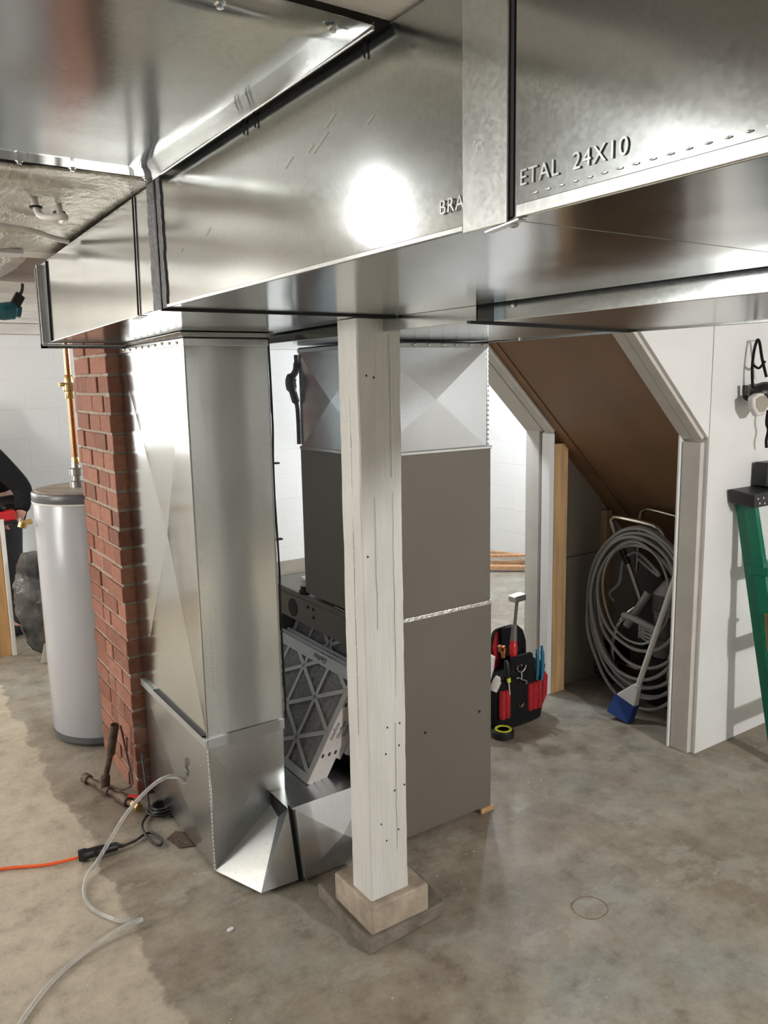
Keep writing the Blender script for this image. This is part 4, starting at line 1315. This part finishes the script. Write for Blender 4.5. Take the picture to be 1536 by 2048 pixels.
obj('siphon_tube', MB().tube([(3.02, 2.52, 0.46), (3.0, 2.53, 0.5), (3.01, 2.48, 0.56), (3.01, 2.465, 0.66), (3.02, 2.43, 0.71), (3.03, 2.38, 0.715), (3.04, 2.29, 0.65), (3.04, 2.28, 0.63), (3.05, 2.33, 0.645), (3.04, 2.40, 0.69)], 0.008, 10), 'hose_grey', sp, 0, True)

hs = thing('spray_hose', 'large loose coil of grey hose hanging on the sprayer cart in the closet', 'hose', (2.93, 2.28, 0.02))
random.seed(14)
hc = V((2.90, 2.20, 0.45))
def ringpts(cy, cz, ry, rz, x, ph, tilt=0.0, n=20, wob=0.006):
    out = []
    for k in range(n):
        t = 2*math.pi*k/n
        out.append((x+tilt*math.cos(t)+random.uniform(-.003, .003), cy+ry*math.cos(t)+random.uniform(-wob, wob)*.5, cz+rz*math.sin(t)+random.uniform(-wob, wob)*.5))
    return out
loops = [(2.305, 0.455, 0.300, 0.400, 2.945), (2.300, 0.440, 0.290, 0.385, 2.965), (2.300, 0.470, 0.283, 0.365, 2.930), (2.310, 0.455, 0.272, 0.352, 2.955), (2.31, 0.480, 0.262, 0.335, 2.915),
         (2.30, 0.50, 0.255, 0.30, 2.94), (2.305, 0.53, 0.235, 0.245, 2.925), (2.300, 0.43, 0.308, 0.425, 2.93)]
for k, (cy, cz, ry, rz, x) in enumerate(loops):
    obj('hose_loop', MB().tube(ringpts(cy, cz+0.005, ry, rz, x, k), 0.0085, 10, True, True, 4), 'hose_grey', hs, 0, True)
obj('thin_loop', MB().tube(ringpts(2.300, 0.565, 0.185, 0.235, 2.90, 0, 0, 20, 0.003), 0.0055, 8, True, True, 4), 'hose_grey', hs, 0, True)

br = thing('broom', 'angled broom with white handle and blue bristles leaning in the closet opening', 'broom', (2.79, 2.25, 0.0))
bp, bt_ = V((2.845, 2.225, 0.145)), V((2.905, 2.10, 0.66))
obj('handle', MB().tube([bp, bt_, bt_+(bt_-bp)*0.35], 0.0125, 14, False), 'white_plastic', br, 0, True)
ax_ = (bt_-bp).normalized()
obj('broom_cap', MB().hexa([(2.785, 2.300, 0.105), (2.800, 2.205, 0.070), (2.835, 2.205, 0.070), (2.820, 2.300, 0.105), (2.830, 2.238, 0.165), (2.835, 2.210, 0.160), (2.862, 2.212, 0.160), (2.857, 2.240, 0.165)]).tube([bp-ax_*0.02, bp+ax_*0.02], 0.018, 12, False), 'white_plastic', br, 0.006, False)
obj('bristles', MB().hexa([(2.735, 2.305, 0.035), (2.760, 2.205, 0.002), (2.80, 2.205, 0.002), (2.775, 2.305, 0.035), (2.783, 2.302, 0.110), (2.798, 2.203, 0.074), (2.837, 2.203, 0.074), (2.822, 2.302, 0.110)]), 'blue_bristle', br, 0.003)

# dark board standing behind the sprayer
tag(obj('dark_panel', MB().prism([(3.30, 2.42, 0.0), (3.30, 2.05, 0.0), (3.30, 2.05, 0.74), (3.30, 2.36, 0.74), (3.30, 2.42, 0.5)], (0.01, 0, 0)), 'sprayer_grey'), 'dark grey board standing behind the sprayer at the back of the closet', 'board')

# ------------------------------------------------------------------ wood scraps by the back wall
random.seed(8)
for k, (a, b, w_, h_, lab) in enumerate((((4.02, 4.90, 0.035), (4.50, 4.50, 0.035), 0.06, 0.03, 'widest pine board offcut in the scrap pile by the far white wall'),
                                        ((4.10, 5.02, 0.02), (4.62, 4.75, 0.02), 0.06, 0.025, 'lowest pine offcut under the scrap pile by the far white wall'),
                                        ((4.20, 5.06, 0.07), (4.55, 4.62, 0.11), 0.05, 0.02, 'tilted pine offcut on top of the scrap pile by the far white wall'),
                                        ((4.35, 5.05, 0.10), (4.66, 4.60, 0.07), 0.03, 0.02, 'thin pine strip at the back of the scrap pile by the far white wall'))):
    tag(obj('wood_scrap', MB().bar(a, b, w_, h_), 'pine_x', None, 0.002), lab, 'wood scrap', 'pine scraps by the far wall')

# ------------------------------------------------------------------ ladder leaning on the white wall
ld = thing('step_ladder', 'green fiberglass step ladder with black top cap leaning folded against the white wall', 'ladder', (3.05, 1.6, 0.0))
LX0, LX1 = 2.905, 3.34
lt, lb = V((LX0, 1.80, 1.05)), V((LX0, 1.565, 0.0))
def rail(mb, top, bot, w_, d_, x):
    t_ = V((x, top.y, top.z)); b_ = V((x, bot.y, bot.z))
    n_ = (t_-b_).normalized()
    s_ = n_.cross(V((1, 0, 0))).normalized()
    mb.obox((t_+b_)/2, (w_/2, 0, 0), s_*d_/2, (t_-b_)/2)
for nm, x, ins in (('front_rail', LX0+0.004, 0), ('front_rail', LX1, 0)):
    m_ = MB()
    t_, b_ = V((x+(0.02 if x < 3 else -0.02), 1.790, 1.05)), V((x, 1.545, 0.0))
    m_.bar(t_, b_, 0.007, 0.048, (0, 1, 0.2))
    m_.bar(t_+V((0.012 if x < 3 else -0.012, -0.022, -0.006)), b_+V((0.012 if x < 3 else -0.012, -0.022, 0)), 0.026, 0.005, (0, 1, 0.2))
    m_.bar(t_+V((0.012 if x < 3 else -0.012, 0.022, 0.006)), b_+V((0.012 if x < 3 else -0.012, 0.028, 0)), 0.026, 0.005, (0, 1, 0.2))
    obj(nm, m_, 'ladder_green', ld, 0.0012)
for x in (LX0+0.05, LX1-0.05):
    m_ = MB().bar((x, 1.835, 1.03), (x, 1.625, 0.02), 0.022, 0.045, (0, 1, 0.2))
    obj('rear_rail', m_, 'ladder_green', ld, 0.002)
for k in range(3):
    z = 0.25+0.27*k
    yy = 1.545+0.245*z/1.05
    obj('step', MB().box((LX0+0.01, yy-0.045, z-0.03), (LX1-0.01, yy+0.035, z)), 'ladder_green', ld, 0.003)
obj('white_label', MB().obox((LX0+0.10, 1.700, 0.90), (0.035, 0, 0), (0, 0.003, 0), (0, 0.024, 0.09)), 'white_plastic', ld, 0.001)
cap = MB()
cap.hexa([(LX0-0.012, 1.745, 1.025), (LX1+0.012, 1.745, 1.025), (LX1+0.012, 1.850, 1.035), (LX0-0.012, 1.850, 1.035),
          (LX0-0.022, 1.740, 1.082), (LX1+0.02, 1.740, 1.082), (LX1+0.02, 1.852, 1.092), (LX0-0.022, 1.852, 1.092)])
CAP = obj('top_cap', cap, 'black_rubber', ld, 0.006)
rv = MB()
for x, z in ((LX0+0.008, 1.062), (LX0+0.045, 1.062), (LX0+0.085, 1.062), (LX0+0.020, 1.043), (LX0+0.055, 1.040)):
    rv.ball((x, 1.741, z), 0.0052, 1, 0.5, 1, 8)
each('rivet', rv, 'emboss', CAP)
obj('spreader', MB().bar((LX0-0.004, 1.67, 0.62), (LX0-0.003, 1.65, 0.47), 0.006, 0.018, (0, 1, 0)).bar((LX0-0.006, 1.66, 0.615), (LX0+0.06, 1.64, 0.615), 0.012, 0.012), 'brass', ld, 0.001)

# respirator on a nail
rs = thing('respirator', 'half mask respirator with pale filter cartridge hanging from a nail on the white wall', 'respirator', (3.0, 1.80, 1.44))
obj('nail', MB().cyl((2.968, 1.862, 1.668), (2.966, 1.815, 1.672), 0.0025, 8), 'steel', rs)
obj('head_strap', MB().tube([(2.955, 1.815, 1.49), (2.952, 1.82, 1.56), (2.958, 1.82, 1.63), (2.968, 1.815, 1.672), (2.985, 1.815, 1.66), (3.0, 1.81, 1.60), (3.02, 1.80, 1.53)], 0.0055, 8), 'black_fabric', rs, 0, True)
obj('head_strap', MB().tube([(2.955, 1.815, 1.575), (2.985, 1.812, 1.565), (3.02, 1.81, 1.59)], 0.005, 8), 'black_fabric', rs, 0, True)
obj('face_piece', MB().ball((3.02, 1.80, 1.47), 0.07, 1.1, 0.7, 0.6, 20).tube([(2.925, 1.83, 1.50), (2.932, 1.83, 1.455), (2.96, 1.82, 1.445), (2.99, 1.81, 1.46)], 0.009, 10), 'black_rubber', rs, 0, True)
fc = MB()
poly = [(-0.062, 0.022), (-0.055, -0.020), (-0.022, -0.052), (0.020, -0.050), (0.058, -0.015), (0.062, 0.030), (0.02, 0.040), (-0.03, 0.036)]
fc.prism([(2.950+a, 1.770, 1.432+b) for a, b in poly], (0.004, 0.028, 0))
FCT = obj('filter_cartridge', fc, 'respirator_lens', rs, 0.008, False, 3)
fc = MB()
fc.prism([(2.952+a*0.72, 1.767, 1.432+b*0.68) for a, b in poly], (0.0, 0.004, 0))
obj('cartridge_face', fc, 'gypsum_back', FCT, 0.002)
obj('buckle_strap', MB().tube([(3.045, 1.80, 1.40), (3.04, 1.80, 1.35), (3.055, 1.80, 1.32), (3.045, 1.80, 1.28), (3.05, 1.80, 1.25)], 0.006, 8), 'black_fabric', rs, 0, True)
tag(obj('black_box', MB().box((3.045, 1.79, 1.090), (3.13, 1.845, 1.19)), 'black_rubber', None, 0.006), 'small black box standing on the ladder top cap at the right edge', 'box')

# ------------------------------------------------------------------ ceiling details at upper left
fo = MB()
nx, ny = 40, 34
ys = [(1.63, 1.952), (1.72, 1.958), (1.83, 1.940), (1.90, 1.955), (2.1, 1.962), (2.3, 1.958), (2.50, 1.940), (2.64, 1.952)]
def fz(y):
    for (a, za), (b, zb_) in zip(ys, ys[1:]):
        if y <= b:
            t = (y-a)/(b-a)
            return za+(zb_-za)*t
    return ys[-1][1]
random.seed(4)
vs, fs = [], []
for i in range(nx+1):
    for j in range(ny+1):
        x = -1.2+1.775*i/nx
        y = 1.63+1.01*j/ny
        w_ = max(0.0, min(1.0, (x-0.40)/0.12)); vs.append((x, y, (1-w_)*(fz(y)+random.uniform(-0.003, 0.003)+0.004*math.sin(x*11+y*5))+w_*1.953))
for i in range(nx):
    for j in range(ny):
        fs.append((i*(ny+1)+j, (i+1)*(ny+1)+j, (i+1)*(ny+1)+j+1, i*(ny+1)+j+1))
fo.add(vs, fs)
ob = tag(obj('foil_insulation', fo, 'foil', None, 0, True), 'crinkled foil faced insulation stapled under the joists left of the trunk duct, nearer piece', 'insulation')
sd_ = ob.modifiers.new('thick', 'SOLIDIFY'); sd_.thickness = 0.004
fo = MB()
vs, fs = [], []
for i in range(nx+1):
    for j in range(13):
        x = -1.2+1.74*i/nx
        y = 2.80+0.62*j/12
        vs.append((x, y, 1.962+random.uniform(-0.003, 0.003)+0.006*math.sin(x*9+y*8)))
for i in range(nx):
    for j in range(12):
        fs.append((i*13+j, (i+1)*13+j, (i+1)*13+j+1, i*13+j+1))
fo.add(vs, fs)
ob = tag(obj('foil_insulation', fo, 'foil', None, 0, True), 'farther strip of foil faced insulation beyond the wide white board', 'insulation')
sd_ = ob.modifiers.new('thick', 'SOLIDIFY'); sd_.thickness = 0.004
tag(obj('white_board', MB().box((-1.2, 2.575, 1.930), (0.478, 2.66, 1.944)), 'white_plastic', None, 0.002), 'flat white board under the joists, left of the trunk duct', 'board')
smooth_thing('white_cable', [(-0.4, 2.08, 1.930), (0.2, 2.12, 1.928), (0.403, 2.165, 1.928), (0.48, 2.24, 1.928), (0.54, 2.31, 1.930)], 0.0065, 'wire_white', 'long white cable sagging across the foil insulation toward the duct', 'cable')
smooth_thing('cable_stub', [(0.390, 1.94, 1.955), (0.396, 1.925, 1.920), (0.412, 1.885, 1.908), (0.432, 1.865, 1.908), (0.439, 1.885, 1.908), (0.443, 1.93, 1.912), (0.449, 1.975, 1.950)], 0.0075, 'wire_white', 'short white cable looping out of two holes in the foil', 'cable')
FOIL = [o_ for o_ in COL.objects if o_.name == 'foil_insulation'][0]
for q in ((0.392, 1.935, 1.938), (0.448, 1.970, 1.938)):
    obj('cable_hole', MB().lathe([(0.013, 0), (0.014, 0.004)], q, (0, 0, -1), 14), 'black_gap', FOIL)
te = thing('hanging_tool', 'teal and black power tool hanging at the joists on the left edge', 'power tool', (0.60, 3.5, 1.84))  # power tool on a hook, gives no light
obj('tool_body', MB().tube([(0.52, 3.48, 1.835), (0.58, 3.48, 1.845), (0.615, 3.48, 1.84)], [0.03, 0.034, 0.022], 14), 'teal', te, 0, True)
obj('battery', MB().obox((0.605, 3.47, 1.885), (0.014, 0, -0.012), (0, 0.02, 0), (0.012, 0, 0.02)), 'black_rubber', te, 0.003)
obj('hook', MB().tube([(0.60, 3.48, 1.88), (0.625, 3.48, 1.92), (0.63, 3.48, 1.95)], 0.006, 8), 'black_rubber', te, 0, True)

# ------------------------------------------------------------------ far left: person, panel, bag
tag(obj('plywood_sheet', MB().hexa([(0.33, 4.94, 0.0), (0.655, 4.94, 0.0), (0.655, 4.965, 0.0), (0.33, 4.965, 0.0), (0.33, 5.02, 0.785), (0.663, 5.02, 0.785), (0.663, 5.045, 0.785), (0.33, 5.045, 0.785)]), 'door_tan', None, 0.002), 'tan wooden panel standing on the floor at the left edge', 'panel')
tag(obj('edge_strip', MB().bar((0.668, 4.93, 0.0), (0.677, 5.01, 0.795), 0.022, 0.03, (0, 1, 0)), 'white_plastic', None, 0.002), 'white strip standing along the edge of the tan wooden panel', 'strip')
def blob(name, pts, rad, mat, parent, lv=2):
    """skinned chain(s): pts dict name->co, edges list"""
    P_, E_ = pts
    me = bpy.data.meshes.new(name)
    keys = list(P_.keys())
    me.from_pydata([P_[k] for k in keys], [(keys.index(a), keys.index(b)) for a, b in E_], [])
    o = bpy.data.objects.new(name, me)
    COL.objects.link(o)
    sk = o.modifiers.new('skin', 'SKIN')
    sk.use_smooth_shade = True
    for i, k in enumerate(keys):
        r_ = rad[k]
        me.skin_vertices[0].data[i].radius = r_ if isinstance(r_, tuple) else (r_, r_)
    me.skin_vertices[0].data[0].use_root = True
    sb = o.modifiers.new('sub', 'SUBSURF')
    sb.levels = lv
    sb.render_levels = lv
    dg = bpy.context.evaluated_depsgraph_get()
    me2 = bpy.data.meshes.new_from_object(o.evaluated_get(dg))
    bpy.data.objects.remove(o)
    me2.materials.clear()
    me2.materials.append(M[mat])
    for p in me2.polygons: p.use_smooth = True
    o2 = bpy.data.objects.new(name, me2)
    COL.objects.link(o2)
    if parent is not None:
        o2.parent = parent
        if parent.parent is None and parent.type == 'EMPTY':
            o2.matrix_parent_inverse = Matrix.Translation(-parent.location)
    return o2
YP = 5.40
Pj = {'pelvis': (0.72, YP, 0.86), 'belly': (0.68, YP, 0.98), 'chest': (0.58, YP, 1.14), 'neck': (0.50, YP, 1.27), 'headb': (0.44, YP-0.01, 1.33), 'headt': (0.38, YP-0.02, 1.44),
      'shR': (0.63, YP-0.16, 1.21), 'elR': (0.845, YP-0.22, 0.935), 'wrR': (0.80, YP-0.28, 0.79), 'paR': (0.775, YP-0.29, 0.755),
      'shL': (0.52, YP+0.17, 1.20), 'elL': (0.42, YP+0.18, 0.98), 'wrL': (0.52, YP-0.02, 0.86), 'paL': (0.55, YP-0.08, 0.84),
      'hipR': (0.75, YP-0.09, 0.80), 'knR': (0.74, YP-0.10, 0.46), 'anR': (0.80, YP-0.10, 0.08), 'toR': (0.66, YP-0.11, 0.04),
      'hipL': (0.75, YP+0.09, 0.80), 'knL': (0.70, YP+0.12, 0.46), 'anL': (0.74, YP+0.14, 0.08), 'toL': (0.60, YP+0.14, 0.04)}
Ej = [('pelvis', 'belly'), ('belly', 'chest'), ('chest', 'neck'), ('neck', 'headb'), ('headb', 'headt'), ('chest', 'shR'), ('shR', 'elR'), ('elR', 'wrR'), ('wrR', 'paR'),
      ('chest', 'shL'), ('shL', 'elL'), ('elL', 'wrL'), ('wrL', 'paL'), ('pelvis', 'hipR'), ('hipR', 'knR'), ('knR', 'anR'), ('anR', 'toR'), ('pelvis', 'hipL'), ('hipL', 'knL'), ('knL', 'anL'), ('anL', 'toL')]
Rj = dict(pelvis=.12, belly=.12, chest=.13, neck=.055, headb=.07, headt=.085, shR=.06, elR=.04, wrR=.027, paR=(.036, .02), shL=.06, elL=.04, wrL=.027, paL=(.036, .02),
          hipR=.08, knR=.055, anR=.04, toR=.035, hipL=.08, knL=.055, anL=.04, toL=.035)
body = blob('person', (Pj, Ej), Rj, 'skin', None)
tag(body, 'person in black top and charcoal trousers bending behind the water heater, holding a red tool', 'person')
Sj = {k: Pj[k] for k in ('pelvis', 'belly', 'chest', 'neck', 'shR', 'elR', 'shL', 'elL')}
Sj['wR'] = tuple(V(Pj['elR']).lerp(V(Pj['wrR']), 0.92)); Sj['wL'] = tuple(V(Pj['elL']).lerp(V(Pj['wrL']), 0.92))
Es = [('pelvis', 'belly'), ('belly', 'chest'), ('chest', 'neck'), ('chest', 'shR'), ('shR', 'elR'), ('elR', 'wR'), ('chest', 'shL'), ('shL', 'elL'), ('elL', 'wL')]
sh = blob('black_jacket', (Sj, Es), dict(pelvis=.165, belly=.16, chest=.155, neck=.07, shR=.085, elR=.062, wR=.045, shL=.085, elL=.062, wL=.045), 'black_fabric', body)
Tj = {k: Pj[k] for k in ('pelvis', 'hipR', 'knR', 'hipL', 'knL')}
Tj['aR'] = (0.797, YP-0.10, 0.05); Tj['aL'] = (0.737, YP+0.14, 0.05)
tr = blob('trousers', (Tj, [('pelvis', 'hipR'), ('hipR', 'knR'), ('knR', 'aR'), ('pelvis', 'hipL'), ('hipL', 'knL'), ('knL', 'aL')]), dict(pelvis=.13, hipR=.10, knR=.078, aR=.062, hipL=.10, knL=.078, aL=.062), 'trousers', body)
bo = blob('boot', ({'a': (0.80, YP-0.10, 0.12), 'b': (0.80, YP-0.10, 0.05), 'c': (0.66, YP-0.11, 0.045)}, [('a', 'b'), ('b', 'c')]), dict(a=.055, b=.052, c=.045), 'black_rubber', body)
bo = blob('boot', ({'a': (0.74, YP+0.14, 0.12), 'b': (0.74, YP+0.14, 0.05), 'c': (0.60, YP+0.14, 0.045)}, [('a', 'b'), ('b', 'c')]), dict(a=.055, b=.052, c=.045), 'black_rubber', body)
hr = blob('hair', ({'a': (0.43, YP-0.005, 1.40), 'b': (0.39, YP-0.01, 1.46), 'c': (0.36, YP-0.015, 1.47)}, [('a', 'b'), ('b', 'c')]), dict(a=.075, b=.085, c=.07), 'hair', body)
# fingers of the visible hand closing round the tool
hp = V(Pj['paR'])
for k in range(4):
    yy = -0.022+0.014*k
    l = (0.036, 0.042, 0.040, 0.030)[k]
    f_ = MB().tube([hp+V((-0.018, yy, 0.008)), hp+V((-0.045, yy-0.006, 0.004)), hp+V((-0.045-l*0.6, yy-0.008, -0.016)), hp+V((-0.040-l*0.3, yy-0.006, -0.034))], [0.0095, 0.009, 0.008, 0.007], 8)
    fo_ = obj('finger', f_, 'skin', None, 0, True); fo_.parent = body
f_ = MB().tube([hp+V((0.0, -0.030, 0.012)), hp+V((-0.022, -0.044, 0.010)), hp+V((-0.050, -0.046, 0.000))], [0.011, 0.0105, 0.009], 8)
fo_ = obj('thumb', f_, 'skin', None, 0, True); fo_.parent = body
rt = thing('cordless_tool', 'red and black cordless tool held in the hand at the left edge', 'power tool', (0.64, YP-0.30, 0.80))
obj('red_battery', MB().obox((0.66, YP-0.31, 0.800), (0.105, 0, 0.004), (0, 0.04, 0), (-0.002, 0, 0.030)), 'red_plastic', rt, 0.010)
obj('black_base', MB().obox((0.66, YP-0.31, 0.762), (0.110, 0, 0.003), (0, 0.042, 0), (0, 0, 0.010)), 'black_rubber', rt, 0.004)
obj('motor_housing', MB().tube([(0.56, YP-0.31, 0.86), (0.66, YP-0.31, 0.865), (0.71, YP-0.31, 0.84)], [0.035, 0.036, 0.02], 14), 'black_rubber', rt, 0, True)
random.seed(6)
pbg = MB()
nn = 26
vs, fs = [], []
for i in range(nn+1):
    t = i/nn
    z = 0.01+0.60*t
    r = 0.115*(math.sin(math.pi*min(1, 0.12+0.88*(1-t)))**0.6)*(1.0-0.25*t)+0.01
    for k in range(22):
        a = 2*math.pi*k/22
        rr = r*(1+0.16*math.sin(5*a+7*t)+random.uniform(-.07, .07))
        vs.append((0.80+rr*math.cos(a), 4.84+rr*0.8*math.sin(a), z))
for i in range(nn):
    for k in range(22):
        fs.append((i*22+k, i*22+(k+1) % 22, (i+1)*22+(k+1) % 22, (i+1)*22+k))
fs.append(tuple(range(22))[::-1]); fs.append(tuple(nn*22+k for k in range(22)))
pbg.add(vs, fs)
tag(obj('plastic_bag', pbg, 'smoke_plastic', None, 0, True), 'crumpled smoky plastic bag slumped behind the water heater', 'bag')
tag(obj('paper_scrap', MB().prism([(0.76, 4.66, 0.01), (0.86, 4.64, 0.01), (0.88, 4.67, 0.09), (0.79, 4.68, 0.11)], (0, 0.012, 0)), 'gypsum_back', None, 0.002), 'torn grey cardboard scrap on the floor in front of the plastic bag', 'scrap')
